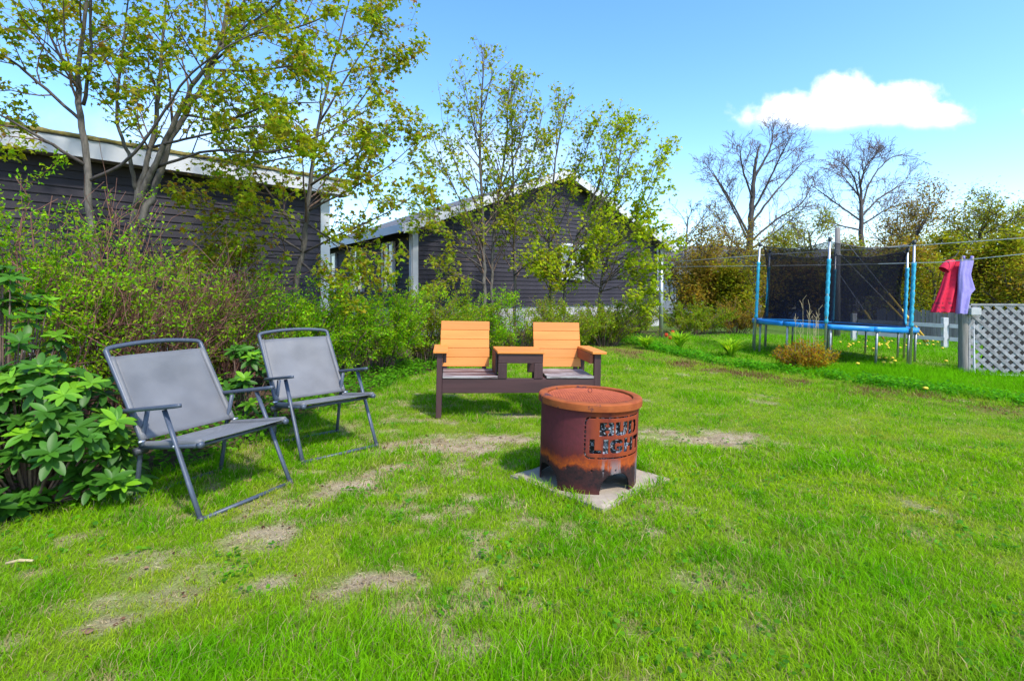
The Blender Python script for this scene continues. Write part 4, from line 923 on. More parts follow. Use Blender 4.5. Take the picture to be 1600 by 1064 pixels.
OLIVE = [(.29, .37, .012), (.37, .39, .016), (.20, .33, .010), (.34, .27, .022), (.28, .15, .025)]
OLIVE_W = [.34, .30, .24, .10, .02]
P_MAPLE = dict(levels=3, seg=[6, 6, 4], wob=[.10, .13, .16], up=[.03, .035, .03], n=[6, 5, 0], t0=[.25, .15, 0], len=[.5, .45], ang=[48, 46], rmin=.0022, trunk_levels=1)
def left_trees():
    # leftmost maple
    Y = 5.5; t = Tree(11); R = .058
    p, r = t.limb([at(160, 560, Y), at(150, 430, Y), at(140, 300, Y), at(126, 180, Y), at(122, 110, Y), at(131, 40, Y), at(140, -60, Y - .1), at(150, -190, Y - .2)], [.040, .037, .035, .031, .024, .019, .014, .006])
    t.dress_limb(p, r, 1.25, 13, P_MAPLE, .42, 1, 55)
    for P in ([at(128, 190, Y), at(60, 130, Y - .2), at(10, 90, Y - .4), at(-70, 60, Y - .5)], [at(130, 165, Y), at(142, 90, Y - .1), at(141, 0, Y - .2), at(150, -80, Y - .2)], [at(126, 140, Y), at(80, 60, Y + .2), at(60, -30, Y + .3)], [at(140, 283, Y), at(200, 250, Y - .1), at(250, 185, Y - .2), at(290, 125, Y - .3), at(345, 80, Y - .4), at(420, 40, Y - .4)], [at(135, 260, Y), at(70, 220, Y - .3), at(0, 180, Y - .5), at(-60, 150, Y - .6)]):
        q, rr = t.limb(P, np.linspace(.019, .006, len(P)), 6); t.dress_limb(q, rr, .85, 8, P_MAPLE, .2, 1, 50)
    lf = t.leaves(6.2, .064, OLIVE, OLIVE_W, (MAPLE_V, MAPLE_F), .7, .045, 3)
    b_ = at(160, 560, Y); b_.z = gz(b_.x, b_.y); t.g.tube([b_ - Vector((0, 0, .1)), at(160, 565, Y), at(160, 555, Y)], [.052, .048, .046], 8)
    t.finish(b_, 'leftmost slim maple with upright grey trunk before the left house', lf)
    # forked maple in the middle
    Y = 6.05; t = Tree(12)
    base = at(206, 520, Y); base.z = gz(base.x, base.y)
    lim = [([base, at(207, 400, Y), at(212, 325, Y), at(228, 255, Y), at(243, 190, Y), at(250, 120, Y), at(256, 40, Y), at(264, -60, Y), at(270, -170, Y)], [.046, .042, .039, .029, .026, .021, .015, .010, .005]),
           ([at(212, 325, Y), at(238, 268, Y - .05), at(275, 185, Y - .1), at(318, 110, Y - .2), at(362, 60, Y - .25), at(430, 8, Y - .3), at(500, -50, Y - .3)], [.036, .032, .027, .021, .015, .010, .005]),
           ([at(218, 350, Y), at(240, 300, Y + .1), at(268, 215, Y + .2), at(305, 155, Y + .25), at(333, 100, Y + .3), at(350, 40, Y + .3), at(362, -50, Y + .3)], [.044, .040, .036, .031, .026, .020, .009]),
           ([at(215, 300, Y), at(200, 240, Y - .15), at(182, 180, Y - .2), at(190, 90, Y - .3), at(205, -30, Y - .3)], [.026, .021, .017, .012, .006])]
    for P, R in lim:
        q, rr = t.limb(P, R); t.dress_limb(q, rr, 1.15, 10, P_MAPLE, .35, 1, 52)
    for P in ([at(245, 262, Y), at(330, 236, Y - .3), at(420, 238, Y - .5), at(500, 212, Y - .7), at(575, 172, Y - .8)], [at(290, 180, Y), at(352, 188, Y - .3), at(420, 165, Y - .5), at(500, 160, Y - .6)], [at(300, 130, Y), at(380, 60, Y - .3), at(460, 45, Y - .5), at(540, 10, Y - .6)], [at(320, 110, Y), at(400, 110, Y - .4), at(480, 100, Y - .5)], [at(240, 230, Y), at(300, 215, Y - .3), at(390, 198, Y - .6), at(470, 200, Y - .8)],
              [at(330, 100, Y), at(370, 20, Y - .2), at(420, -60, Y - .2)]):
        q, rr = t.limb(P, np.linspace(.017, .005, len(P)), 6); t.dress_limb(q, rr, .75, 9, P_MAPLE, .15, 1, 48)
    lf = t.leaves(5.4, .064, OLIVE, OLIVE_W, (MAPLE_V, MAPLE_F), .7, .045, 3)
    t.finish(base, 'forked maple with several leaning grey stems in front of the left house', lf)
    # slim maple by the white corner board
    Y = 7.5; t = Tree(13); base = at(452, 545, Y); base.z = gz(base.x, base.y)
    q, rr = t.limb([base, at(463, 440, Y), at(474, 385, Y), at(481, 320, Y), at(490, 240, Y), at(508, 150, Y), at(528, 70, Y), at(545, 5, Y), at(560, -40, Y)], [.048, .043, .039, .033, .026, .019, .013, .008, .004]); t.dress_limb(q, rr, 1.5, 20, P_MAPLE, .3, 1, 55)
    for P in ([at(481, 330, Y), at(540, 300, Y - .1), at(600, 265, Y - .1), at(648, 225, Y)], [at(474, 395, Y), at(540, 362, Y - .2), at(600, 335, Y - .3), at(655, 300, Y - .3)], [at(490, 250, Y), at(540, 190, Y), at(590, 120, Y + .1), at(622, 75, Y + .1)], [at(478, 350, Y), at(420, 330, Y - .4), at(360, 345, Y - .8), at(300, 390, Y - 1.1)], [at(470, 400, Y), at(420, 400, Y - .5), at(370, 430, Y - .8)], [at(485, 290, Y), at(560, 240, Y - .2), at(625, 180, Y - .2)], [at(500, 190, Y), at(560, 90, Y), at(600, 20, Y)], [at(490, 240, Y), at(430, 250, Y - .4), at(350, 270, Y - .7)], [at(474, 395, Y), at(420, 360, Y - .4), at(360, 330, Y - .7), at(300, 320, Y - .9)], [at(465, 430, Y), at(410, 430, Y - .4), at(350, 410, Y - .7)], [at(480, 350, Y), at(540, 385, Y - .2), at(600, 400, Y - .3)], [at(470, 410, Y), at(510, 440, Y - .3), at(545, 455, Y - .4)], [at(474, 380, Y), at(420, 300, Y - .3), at(380, 240, Y - .4)]):
        q, rr = t.limb(P, np.linspace(.017, .005, len(P)), 6); t.dress_limb(q, rr, .85, 9, P_MAPLE, .12, 1, 48)
    lf = t.leaves(5.4, .068, OLIVE, [.32, .30, .16, .17, .05], (MAPLE_V, MAPLE_F), .7, .05, 3)
    t.finish(base, 'slim maple growing beside the white corner board of the left house', lf)
left_trees()

P_SLIM = dict(levels=3, seg=[6, 5, 3], wob=[.06, .09, .14], up=[.06, .06, .03], n=[6, 4, 0], t0=[.2, .15, 0], len=[.42, .4], ang=[32, 38], rmin=.0028, trunk_levels=1)
YG = [(.34, .40, .016), (.29, .40, .016), (.41, .38, .02), (.22, .32, .014)]
BRIGHT = [(.36, .46, .012), (.44, .50, .016), (.28, .40, .010)]
def centre_trees():
    spec = [ # pixel path, depth, radius, label, seed
        ([(757, 520), (757, 440), (754, 350), (750, 240), (752, 170), (755, 115), (757, 80)], 11.2, .050, 'leftmost slim maple in front of the gable house', 21, 0),
        ([(770, 520), (768, 430), (776, 330), (790, 230), (793, 175), (796, 125)], 11.5, .042, 'slim maple close to the right of the leftmost one before the gable house', 22, 0),
        ([(805, 515), (804, 420), (802, 320), (800, 220), (798, 165), (800, 125)], 11.7, .040, 'slim maple standing above the gap between the two orange bench backs', 23, 0),
        ([(860, 515), (860, 440), (858, 350), (868, 250), (878, 195), (884, 160)], 11.9, .040, 'slim maple left of the gable house window', 24, 0),
        ([(886, 520), (882, 440), (905, 360), (935, 290), (955, 230), (965, 195)], 11.6, .038, 'slanting slim maple crossing the gable house window', 25, 1),
        ([(934, 520), (938, 450), (952, 390), (962, 300), (970, 235), (980, 190)], 12.0, .042, 'bright yellow-green maple right of the gable house window', 26, 2)]
    for path, Y, R, lab, seed, kind in spec:
        t = Tree(seed); P = [at(a, b_, Y + .1 * math.sin(i)) for i, (a, b_) in enumerate(path)]; base = P[0].copy(); base.z = gz(base.x, base.y); P[0] = base; n = len(P)
        q, rr = t.limb(P, np.linspace(R, .006, n) ** 1.0, 7); t.dress_limb(q, rr, 1.6, 34, P_SLIM, .16, 1, 38, .85)
        for (a, b_, c) in {21: [((757, 445), (722, 415), (692, 400)), ((752, 330), (715, 250), (690, 150)), ((754, 380), (700, 260), (672, 170)), ((750, 240), (735, 160), (720, 90)), ((754, 400), (690, 340), (660, 300)), ((756, 420), (700, 360), (650, 260))], 22: [((778, 320), (830, 230), (850, 130)), ((780, 300), (815, 200), (830, 110))], 23: [((804, 430), (830, 395), (852, 385)), ((803, 330), (760, 220), (720, 130)), ((802, 350), (840, 270), (858, 180))], 24: [((860, 440), (890, 405), (908, 375)), ((862, 330), (905, 240), (935, 150)), ((860, 400), (830, 350), (800, 310)), ((858, 360), (820, 270), (810, 150)), ((860, 380), (900, 280), (925, 170))], 25: [((884, 440), (915, 400), (930, 350)), ((883, 450), (860, 410), (845, 385)), ((900, 370), (965, 270), (1000, 180)), ((884, 430), (940, 380), (1000, 320)), ((890, 400), (960, 320), (1020, 220))], 26: [((938, 450), (905, 405), (880, 375)), ((940, 445), (980, 405), (1015, 380)), ((938, 455), (970, 435), (1005, 430)), ((950, 395), (985, 350), (1000, 310)), ((950, 400), (1005, 290), (1035, 190)), ((945, 420), (1000, 370), (1025, 340)), ((955, 380), (1010, 300), (1038, 210)), ((940, 440), (985, 420), (1010, 425)), ((940, 450), (905, 420), (890, 400))]}.get(seed, []):
            l = [at(*a, Y), at(b_[0], b_[1] + 15, Y - .3), at(c[0], c[1] + 35, Y - .4)]; q, rr = t.limb(l, [.018, .012, .005], 5); t.dress_limb(q, rr, .9, 9, P_SLIM, .15, 1, 34)
        cols = BRIGHT if kind >= 1 else YG; top = 4.9 if kind == 2 else 4.6
        rng2 = np.random.default_rng(seed)
        def keep(P_, top=top, rng2=rng2): return rng2.random(len(P_)) > np.clip((P_[:, 2] - 3.6) / 3.2, 0, .8)
        lf = t.leaves(3.4 if kind == 2 else 4.0, .090 if kind == 2 else .080, cols, None, (MAPLE_V, MAPLE_F), .7, .06, 3, keep=keep)
        t.finish(base, lab, lf, group='slim maples before the gable house')
centre_trees()

P_FAR = dict(levels=4, seg=[6, 6, 5, 3], wob=[.08, .11, .14, .18], up=[.02, .03, .04, .02], n=[9, 6, 5, 0], t0=[.3, .25, .15, 0], len=[.62, .5, .42], ang=[48, 42, 42], rmin=.010, trunk_levels=2, rr=.5)
def far_tree(px, Y, top, spread, seed, label, cols=None, per=2.0, size=.16, w=None, bark='bark_dark', name='deciduous_tree', n0=9, trunk_px=None, r=.2, lean=0, t0=.3, up0=.02, a0=48, low=500, fine=0):
    t = Tree(seed); base = at(px, low, Y); base.z = gz(base.x, base.y); H = at(0, top, Y).z - base.z
    prm = dict(P_FAR); prm['n'] = [n0, 7, 5, 0] if not fine else [n0, 9, 7, 0]; prm['rmin'] = .013 if fine else .010; prm['t0'] = [t0, .25, .15, 0]; prm['len'] = [spread, .5, .42]; prm['ang'] = [a0, 42, 42]; prm['up'] = [.02, up0, .04, .02]
    t.branch(np.array(base) - np.array([0, 0, .2]), (lean, 0, 1), H * .93, r, 0, prm)
    lf = t.leaves(per, size, cols, w, None, .2, .22, 4, .1, .25) if cols else Geo()
    return t.finish(base, label, lf, bark, bark, name, group='trees along the back of the yard')
RUST = [(.31, .22, .025), (.34, .225, .025), (.28, .27, .02), (.24, .15, .03)]
YGREEN = [(.29, .33, .015), (.33, .345, .018), (.22, .28, .014), (.31, .26, .018)]
def far_trees():
    P_BARE = dict(levels=4, seg=[6, 6, 5, 3], wob=[.06, .10, .13, .16], up=[.03, .04, .05, .03], n=[6, 5, 4, 0], t0=[.3, .15, .1, 0], len=[.5, .6, .55], ang=[40, 40, 40], rmin=.0075, trunk_levels=1, rr=.5)
    def bare_tree(Y, trunk, r, limbs, seed, label):
        t = Tree(seed); P = [at(a, b_, Y) for a, b_ in trunk]; base = P[0].copy(); base.z = gz(base.x, base.y); P[0] = base; q, rr = t.limb(P, np.linspace(r, .03, len(P)), 8); t.dress_limb(q, rr, 1.6, 10, P_BARE, .5, 1, 45, .7)
        for k, l in enumerate(limbs):
            dz = math.sin(k * 2.4) * 1.6; P = [at(a, b_, Y + dz * i / max(1, len(l) - 1)) for i, (a, b_) in enumerate(l)]; q, rr = t.limb(P, np.linspace(r * .27, .014, len(P)), 6); t.dress_limb(q, rr, 1.9, 13, P_BARE, .2, 1, 42, .7)
        t.finish(base, label, Geo(), 'bark_dark', 'twig', 'deciduous_tree', group='trees along the back of the yard')
    bare_tree(27, [(1158, 500), (1168, 430), (1172, 385), (1174, 330), (1178, 280), (1181, 250), (1188, 225)], .24, [[(1172, 385), (1150, 335), (1125, 290), (1100, 252)], [(1172, 372), (1145, 320), (1122, 282), (1110, 262)], [(1174, 335), (1200, 285), (1222, 240), (1236, 212)], [(1174, 350), (1208, 305), (1238, 272), (1256, 252)], [(1172, 378), (1215, 342), (1252, 318), (1270, 285)], [(1173, 390), (1220, 357), (1262, 318)], [(1170, 400), (1212, 378), (1242, 366)], [(1176, 312), (1160, 262), (1155, 225)], [(1178, 280), (1204, 230), (1208, 202)], [(1172, 400), (1140, 372), (1118, 330)]], 31, 'tall bare tree standing left above the trampoline')
    bare_tree(29, [(1342, 500), (1346, 410), (1345, 355), (1346, 305), (1341, 268)], .20, [[(1345, 345), (1312, 322), (1285, 302), (1268, 290)], [(1345, 330), (1357, 290), (1377, 260), (1402, 243), (1432, 246)], [(1345, 320), (1335, 280), (1320, 258), (1300, 247)], [(1345, 340), (1372, 312), (1408, 290), (1445, 288)], [(1345, 352), (1385, 328), (1410, 318)], [(1344, 292), (1352, 262), (1368, 242)], [(1345, 310), (1325, 285), (1310, 268)], [(1345, 360), (1305, 350), (1285, 340)]], 34, 'bare spreading tree standing above the right half of the trampoline')
    far_tree(1095, 22, 372, .5, 36, 'rust-green budding tree between the clothesline pole and the trampoline', RUST, 5.5, .11, n0=11, r=.10, t0=.12)
    far_tree(1130, 24, 340, .5, 37, 'thin budding tree just left of the tall bare tree', RUST, 3.0, .11, n0=10, r=.10, t0=.2)
    far_tree(1062, 30, 318, .5, 38, 'bare twiggy tree rising behind the gable house eave', None, n0=11, r=.12, t0=.25)
    far_tree(1212, 25, 372, .5, 39, 'low olive tree behind the left trampoline pole', YGREEN, 3.2, .12, n0=10, r=.10, t0=.2)
    far_tree(1270, 26, 345, .6, 40, 'half-leafed olive tree behind the middle of the trampoline', YGREEN, 3.2, .12, n0=12, r=.14, t0=.25)
    far_tree(1425, 24, 332, .62, 41, 'dense rust-olive tree to the left above the red dress', RUST, 5.0, .12, [.4, .35, .15, .1], n0=14, r=.16, t0=.12)
    far_tree(1500, 23, 342, .58, 42, 'dense olive tree directly behind the hanging clothes', YGREEN, 4.6, .12, n0=13, r=.15, t0=.1)
    far_tree(1562, 24, 328, .58, 43, 'olive tree with bare top twigs behind the lattice', YGREEN, 3.4, .12, n0=13, r=.15, t0=.12)
    far_tree(1640, 22, 345, .58, 44, 'olive tree at the right edge behind the lattice', RUST, 4.2, .12, n0=13, r=.15, t0=.1)
    far_tree(1455, 19, 405, .6, 45, 'low yellow-green tree behind the board fence left of the clothes', YGREEN, 7.0, .11, n0=11, r=.07, t0=.05)
    far_tree(1575, 18.5, 415, .6, 46, 'low yellow-green tree behind the board fence right of the clothes', YGREEN, 7.0, .11, n0=11, r=.07, t0=.05)
    far_tree(1300, 22, 392, .6, 48, 'low rust tree behind the front trampoline pole', RUST, 5.0, .11, n0=11, r=.08, t0=.08)
    far_tree(1188, 20, 400, .6, 49, 'low rust-brown tree behind the left end of the trampoline', RUST, 4.6, .10, n0=11, r=.07, t0=.06)
    far_tree(1245, 34, 368, .6, 50, 'distant twiggy tree in the gap between the two bare trees', RUST, 2.6, .15, n0=12, r=.12, t0=.12)
    far_tree(1058, 22, 372, .6, 55, 'rust-green tree right behind the clothesline pole', RUST, 5.5, .11, n0=12, r=.08, t0=.06)
    far_tree(1400, 30, 335, .6, 56, 'thin twiggy tree right of the spreading bare tree', RUST, 1.6, .15, n0=12, r=.12, t0=.2)
    for i, (px, Y, top, lab) in enumerate(((1085, 21, 432, 'low golden thicket tree right of the clothesline pole'), (1145, 20.5, 428, 'low golden thicket tree left of the trampoline net'), (1232, 22, 418, 'low golden thicket tree behind the left half of the net'), (1335, 22.5, 412, 'low golden thicket tree behind the net right of its front pole'), (1405, 20.5, 398, 'golden thicket tree behind the right trampoline poles'), (1530, 20, 385, 'golden-olive tree just right of the lavender romper'), (1610, 19, 390, 'golden-olive tree at the right edge above the lattice'), (1480, 26, 372, 'rust-olive tree rising behind the red dress'))):
        far_tree(px, Y, top, .66, 70 + i, lab, RUST if i % 2 == 0 else YGREEN, 7.0, .15, n0=12, r=.07, t0=.03, a0=58)
    far_tree(1370, 21, 385, .6, 47, 'low olive tree behind the right half of the trampoline net', YGREEN, 4.0, .11, n0=10, r=.08, t0=.1)
far_trees()

# ------------------------------------------------------------------ shrubs of the hedge
HG = [(.20, .47, .008), (.28, .53, .009), (.15, .38, .006), (.33, .48, .010), (.24, .34, .012)]
def shrub(px, Y, top, wpx, seed, label, nst=26, leafn=7, col=HG, lean=0.0, size=.030, twig='twig', low=0, bare=0.0):
    rng = np.random.default_rng(seed); base = Vector(((px - 800) * Y / FPX, Y, 0)); base.z = gz(base.x, base.y); H = at(0, top, Y).z - base.z; Wd = wpx * Y / FPX / 2
    st = Geo(); P = []; D = []
    for i in range(nst):
        a = rng.random() * 2 * np.pi; rad = Wd * math.sqrt(rng.random()); h = H * rng.uniform(.45, 1.0) * (1 - .35 * (rad / Wd) ** 2); o = np.array([math.cos(a) * rad * .25, math.sin(a) * rad * .2, -.05]); e = np.array([math.cos(a) * rad + lean * h, math.sin(a) * rad * .7, h])
        t = np.linspace(0, 1, 8)[:, None]; mid = (o + e) / 2 + np.array([-(e[0] - o[0]) * .18, -(e[1] - o[1]) * .18, h * .15]); p = (1 - t) ** 2 * o + 2 * t * (1 - t) * mid + t * t * e; p[1:] += rng.normal(size=(7, 3)) * .02 * h
        st.tube(p, np.linspace(.011, .004, 8), 4, cap=False)
        for j in range(int(rng.integers(5, 9))):
            x = rng.uniform(1.5, 6.9); k = int(x); q = p[k] * (1 - x + k) + p[k + 1] * (x - k); d = (p[k + 1] - p[k]); d /= np.linalg.norm(d); d = d * .7 + rng.normal(size=3) * .55 + np.array([0, 0, .25]); d /= np.linalg.norm(d); L = rng.uniform(.16, .42) * max(.6, H)
            tw = q + d * np.linspace(0, 1, 5)[:, None] * L + np.array([0, 0, -.12 * L]) * np.linspace(0, 1, 5)[:, None] ** 2 + rng.normal(size=(5, 3)) * .012; st.tube(tw, np.linspace(.0042, .002, 5), 3, cap=False)
            if rng.random() < bare: continue
            for _ in range(rng.poisson(leafn * 2.3)):
                y = rng.uniform(.3, 3.99); k2 = int(y); c = tw[k2] * (1 - y + k2) + tw[k2 + 1] * (y - k2); m = rng.integers(3, 6)
                for _ in range(m): P.append(c + rng.normal(size=3) * .03); D.append(d * .5 + rng.normal(size=3))
    P = np.array(P); D = np.array(D); n = len(P); lf = Geo(); leaf_field(lf, P, D, rng.normal(size=(n, 3)) * .7 + np.array([0, -.2, 1]), size * rng.uniform(.6, 1.35, n), palette(n, col, rng, None, .22), SMALL_V, SMALL_F)
    root = empty('shrub', base, 0, label, 'shrub', 'shrubs of the rough hedge')
    tag(st.build('stems', M[twig], root, smooth=True), kind='stuff'); tag(lf.build('foliage', M['leaf'], root), kind='stuff')
OLG = [(.24, .36, .012), (.29, .38, .015), (.18, .32, .010), (.27, .25, .02)]
def hedge():
    S = [(50, 4.3, 262, 250, 'tall bright green shrub at the left edge behind the rhododendron', 30, 7, HG, 'twig_red', .1),
         (165, 4.9, 312, 230, 'reddish-stemmed shrub below the leftmost maple trunk', 70, 2.6, HG, 'twig_red', .55),
         (265, 5.5, 368, 220, 'twiggy shrub behind the backrest of the nearest folding chair', 70, 2.4, HG, 'twig_red', .65),
         (350, 6.1, 402, 200, 'twiggy shrub between the two folding chairs', 66, 2.6, HG, 'twig_red', .6),
         (440, 6.5, 425, 190, 'green shrub behind the further folding chair', 30, 8, HG, 'twig', .05),
         (520, 7.1, 432, 180, 'bright green shrub right of the further folding chair', 30, 9, HG, 'twig', .05),
         (592, 7.9, 424, 170, 'bright green shrub just left of the bench', 30, 9, HG, 'twig', .1),
         (668, 8.8, 432, 170, 'olive shrub behind the left arm of the bench', 30, 8, OLG, 'twig', .1),
         (740, 9.6, 446, 160, 'green shrub behind the left orange back of the bench', 30, 8, HG, 'twig', .15),
         (812, 10.2, 455, 150, 'bare-stemmed shrub behind the little bench table', 34, 6, OLG, 'twig', .65),
         (880, 10.8, 460, 150, 'olive shrub behind the right orange back of the bench', 32, 7, OLG, 'twig', .2),
         (945, 11.9, 462, 130, 'leaning twiggy shrub right of the bench', 50, 6, OLG, 'twig', .6),
         (990, 15.0, 458, 105, 'low olive shrub left of the clothesline pole', 30, 8, OLG, 'twig', .2),
         (1085, 15.6, 468, 120, 'olive shrub right of the clothesline pole', 28, 8, OLG, 'twig', .2),
         (1150, 16.2, 470, 120, 'brownish shrub left of the trampoline', 30, 6, RUST, 'twig', .3)]
    for i, (px, Y, top, w, lab, ns, ln, col, tw, br) in enumerate(S):
        shrub(px, Y, top, w, 100 + i, lab, ns, ln, col, .18 if px > 600 else .05, (.030 + .0014 * Y), tw, bare=br * .8)
hedge()

def dry_bush():
    p = at(1258, 572, 8.9); base = Vector((p.x, p.y, gz(p.x, p.y))); rng = np.random.default_rng(5); root = empty('spirea_bush', base, 0, 'rust-orange bush with tall dry stalks in front of the trampoline', 'bush')
    st = Geo(); P = []; D = []
    for i in range(150):
        a = rng.random() * 2 * np.pi; r = .58 * math.sqrt(rng.random()); h = .54 * math.sqrt(max(.05, 1 - (r / .64) ** 2)) * rng.uniform(.7, 1.08); e = np.array([math.cos(a) * r, math.sin(a) * r * .8, h]); o = e * np.array([.3, .3, 0]); t = np.linspace(0, 1, 5)[:, None]; tw = o + (e - o) * t + rng.normal(size=(5, 3)) * .012; st.tube(tw, .0028, 3, cap=False)
        for _ in range(44): x = rng.uniform(.4, 3.99); k = int(x); P.append(tw[k] * (1 - x + k) + tw[k + 1] * (x - k) + rng.normal(size=3) * .02); D.append(rng.normal(size=3) + np.array([0, 0, .4]))
    P = np.array(P); n = len(P); lf = Geo(); leaf_field(lf, P, np.array(D), rng.normal(size=(n, 3)) + np.array([0, 0, 1]), .044 * rng.uniform(.6, 1.3, n), palette(n, [(.42, .25, .015), (.38, .30, .016), (.46, .21, .015), (.30, .32, .016)], rng, None, .2), SMALL_V, SMALL_F)
    tag(st.build('stems', M['twig'], root), kind='stuff'); tag(lf.build('foliage', M['leaf'], root), kind='stuff')
    for i in range(9):
        x = rng.uniform(-.22, .26); h = rng.uniform(.7, 1.25); q = Geo(); lx = rng.uniform(-.08, .1); q.tube([(x, -.05, .1), (x + lx * .4, -.05, h * .5), (x + lx, -.06, h)], [.005, .004, .0025], 4, cap=False)
        for _ in range(5): z = rng.uniform(.6, 1) * h; q.tube([(x + lx * z / h, -.05, z), (x + lx * z / h + rng.uniform(-.07, .07), -.06, z + .09)], .0024, 3, cap=False)
        q.build('dry_stalk', M['straw'], root)
dry_bush()

# ------------------------------------------------------------------ rhododendron: whorls of long leaves
def rhodo_leaf():
    v = []; prof = [(0, .03), (.12, .10), (.3, .165), (.5, .19), (.7, .17), (.88, .10), (1, .0)]
    for t, w in prof: z = -.16 * t * t; v += [(t, -w, z + .05 * w / .19), (t, 0, z), (t, w, z + .05 * w / .19)]
    f = [[i * 3 + j, i * 3 + j + 1, (i + 1) * 3 + j + 1, (i + 1) * 3 + j] for i in range(len(prof) - 1) for j in (0, 1)]
    return np.array(v), f
RV, RF = rhodo_leaf()
def rhododendron(px, Y, low, top, wpx, n, seed, label, nobj, depth=.5):
    rng = np.random.default_rng(seed); base = Vector(((px - 800) * Y / FPX, Y, 0)); base.z = gz(base.x, base.y); H = at(0, top, Y).z - base.z; Wd = wpx * Y / FPX / 2
    root = empty('rhododendron', base, 0, label, 'shrub'); st = Geo(); L = []
    for i in range(n):
        a = rng.random() * 2 * np.pi; u = rng.random() ** .45; zz = rng.random() ** 1.15; shape = math.sqrt(max(.06, 1 - max(0, zz - .2) ** 2 * 1.7)) ; e = np.array([math.cos(a) * Wd * u * shape, math.sin(a) * depth * u * shape, .06 + zz * H * .95])
        o = np.array([e[0] * .2, e[1] * .2, 0]); m = np.array([e[0] * .55, e[1] * .5, e[2] * .35]); t = np.linspace(0, 1, 6)[:, None]; st.tube((1 - t) ** 2 * o + 2 * t * (1 - t) * m + t * t * e, np.linspace(.009, .004, 6), 5, cap=False)
        axis = np.array([math.cos(a) * .5 * u, math.sin(a) * .5 * u - .18, 1.0]); axis /= np.linalg.norm(axis); x = np.cross(axis, [.3, .9, .1]); x /= np.linalg.norm(x); y = np.cross(axis, x); k = int(rng.integers(7, 12)); new = rng.random() < .42; c0 = np.array([.14, .33, .014]) if new else np.array([.05, .165, .012]); ph = rng.random() * 6; el0 = rng.uniform(.05, .5)
        for tier in (0, 1):
            for j in range(k if tier == 0 else k - 3):
                b_ = ph + 2 * np.pi * j / (k if tier == 0 else k - 3) + rng.normal() * .14 + tier * .4; el = el0 - tier * .55 + rng.normal() * .12; d = (x * math.cos(b_) + y * math.sin(b_)) * math.cos(el) + axis * math.sin(el)
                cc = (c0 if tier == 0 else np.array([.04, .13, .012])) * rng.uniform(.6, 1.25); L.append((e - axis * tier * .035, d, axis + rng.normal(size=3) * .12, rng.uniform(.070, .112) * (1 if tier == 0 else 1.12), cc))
    st.build('stems', M['twig'], root, smooth=True)
    # the leaves that show largest become parts of their own, the rest one part
    campos = np.array([0, 0, HC]) - np.array(base); score = [-(np.linalg.norm(campos - l[0])) + .8 * (l[0][1] < 0) + .3 * l[0][2] for l in L]; order = np.argsort(score)[::-1]
    cols = [(.18, .40, .014), (.22, .45, .016), (.14, .33, .014), (.085, .24, .012), (.062, .19, .012), (.045, .14, .010)]; ms = []
    for c in cols:
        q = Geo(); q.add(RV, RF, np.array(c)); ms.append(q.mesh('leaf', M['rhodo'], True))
    ca = np.array(cols)
    for r_ in order[:nobj]:
        p, d, nn, s, c = L[r_]; d_, s_, n_ = frames(d[None], nn[None]); i = int(np.argmin(((ca - c) ** 2).sum(1)))
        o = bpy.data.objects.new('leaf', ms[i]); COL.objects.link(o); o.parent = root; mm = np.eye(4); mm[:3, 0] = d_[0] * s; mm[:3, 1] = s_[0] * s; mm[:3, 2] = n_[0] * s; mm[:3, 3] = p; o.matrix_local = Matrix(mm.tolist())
    rest = [L[i] for i in order[nobj:]]
    if rest:
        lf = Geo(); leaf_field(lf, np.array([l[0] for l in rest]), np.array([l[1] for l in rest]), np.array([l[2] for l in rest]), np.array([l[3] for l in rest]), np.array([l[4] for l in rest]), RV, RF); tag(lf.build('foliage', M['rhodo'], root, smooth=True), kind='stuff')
rhododendron(48, 2.86, 800, 572, 330, 150, 51, 'large glossy rhododendron spreading left of the nearest folding chair', 300, .38)
rhododendron(5, 3.35, 700, 405, 190, 56, 52, 'upright rhododendron at the left edge with pale new leaves', 200, .35)
rhododendron(378, 4.75, 640, 548, 130, 20, 53, 'small rhododendron growing between the two folding chairs', 150, .3)

# ------------------------------------------------------------------ strap-leaved clumps, tulips, dandelions
def clump(px, py, seed, r, h, n, cols, label):
    z = at(px, py, 1); Y = (HC + .1) * FPX / (py - YH)
    for _ in range(4): x = (px - 800) * Y / FPX; Y = (HC - gz(x, Y)) * FPX / (py - YH)
    rng = np.random.default_rng(seed); root = empty('daylily_clump', (x, Y, gz(x, Y)), 0, label, 'plant', 'strap-leaved clumps along the rough edge'); q = Geo(); c = palette(n, cols, rng, None, .15)
    for i in range(n):
        a = rng.random() * 2 * np.pi; rr = r * rng.uniform(.3, 1); hh = h * rng.uniform(.6, 1.05); d = np.array([math.cos(a), math.sin(a), 0]); s = np.array([-d[1], d[0], 0]) * .016; t = np.linspace(0, 1, 6); p = d[None] * (.03 + rr * t[:, None] ** 1.4) + np.array([0, 0, 1])[None] * (hh * (1.9 * t - .95 * t * t))[:, None]; wd = (1 - t ** 2.2)[:, None] * s; v = np.concatenate([p - wd, p + wd]); q.add(v, [[k, k + 1, k + 7, k + 6] for k in range(5)], c[i])
    tag(q.build('blades', M['leaf'], root, smooth=True), kind='stuff')
LIME = [(.28, .52, .02), (.36, .58, .03), (.20, .42, .015)]
clump(1062, 545, 61, .42, .40, 130, LIME, 'lime green strap-leaved clump beside the red tulips')
clump(1142, 557, 62, .46, .38, 150, LIME, 'lime green strap-leaved clump midway to the rust-orange bush')
clump(1010, 545, 63, .36, .30, 90, LIME, 'smaller lime green clump left of the clothesline pole foot')
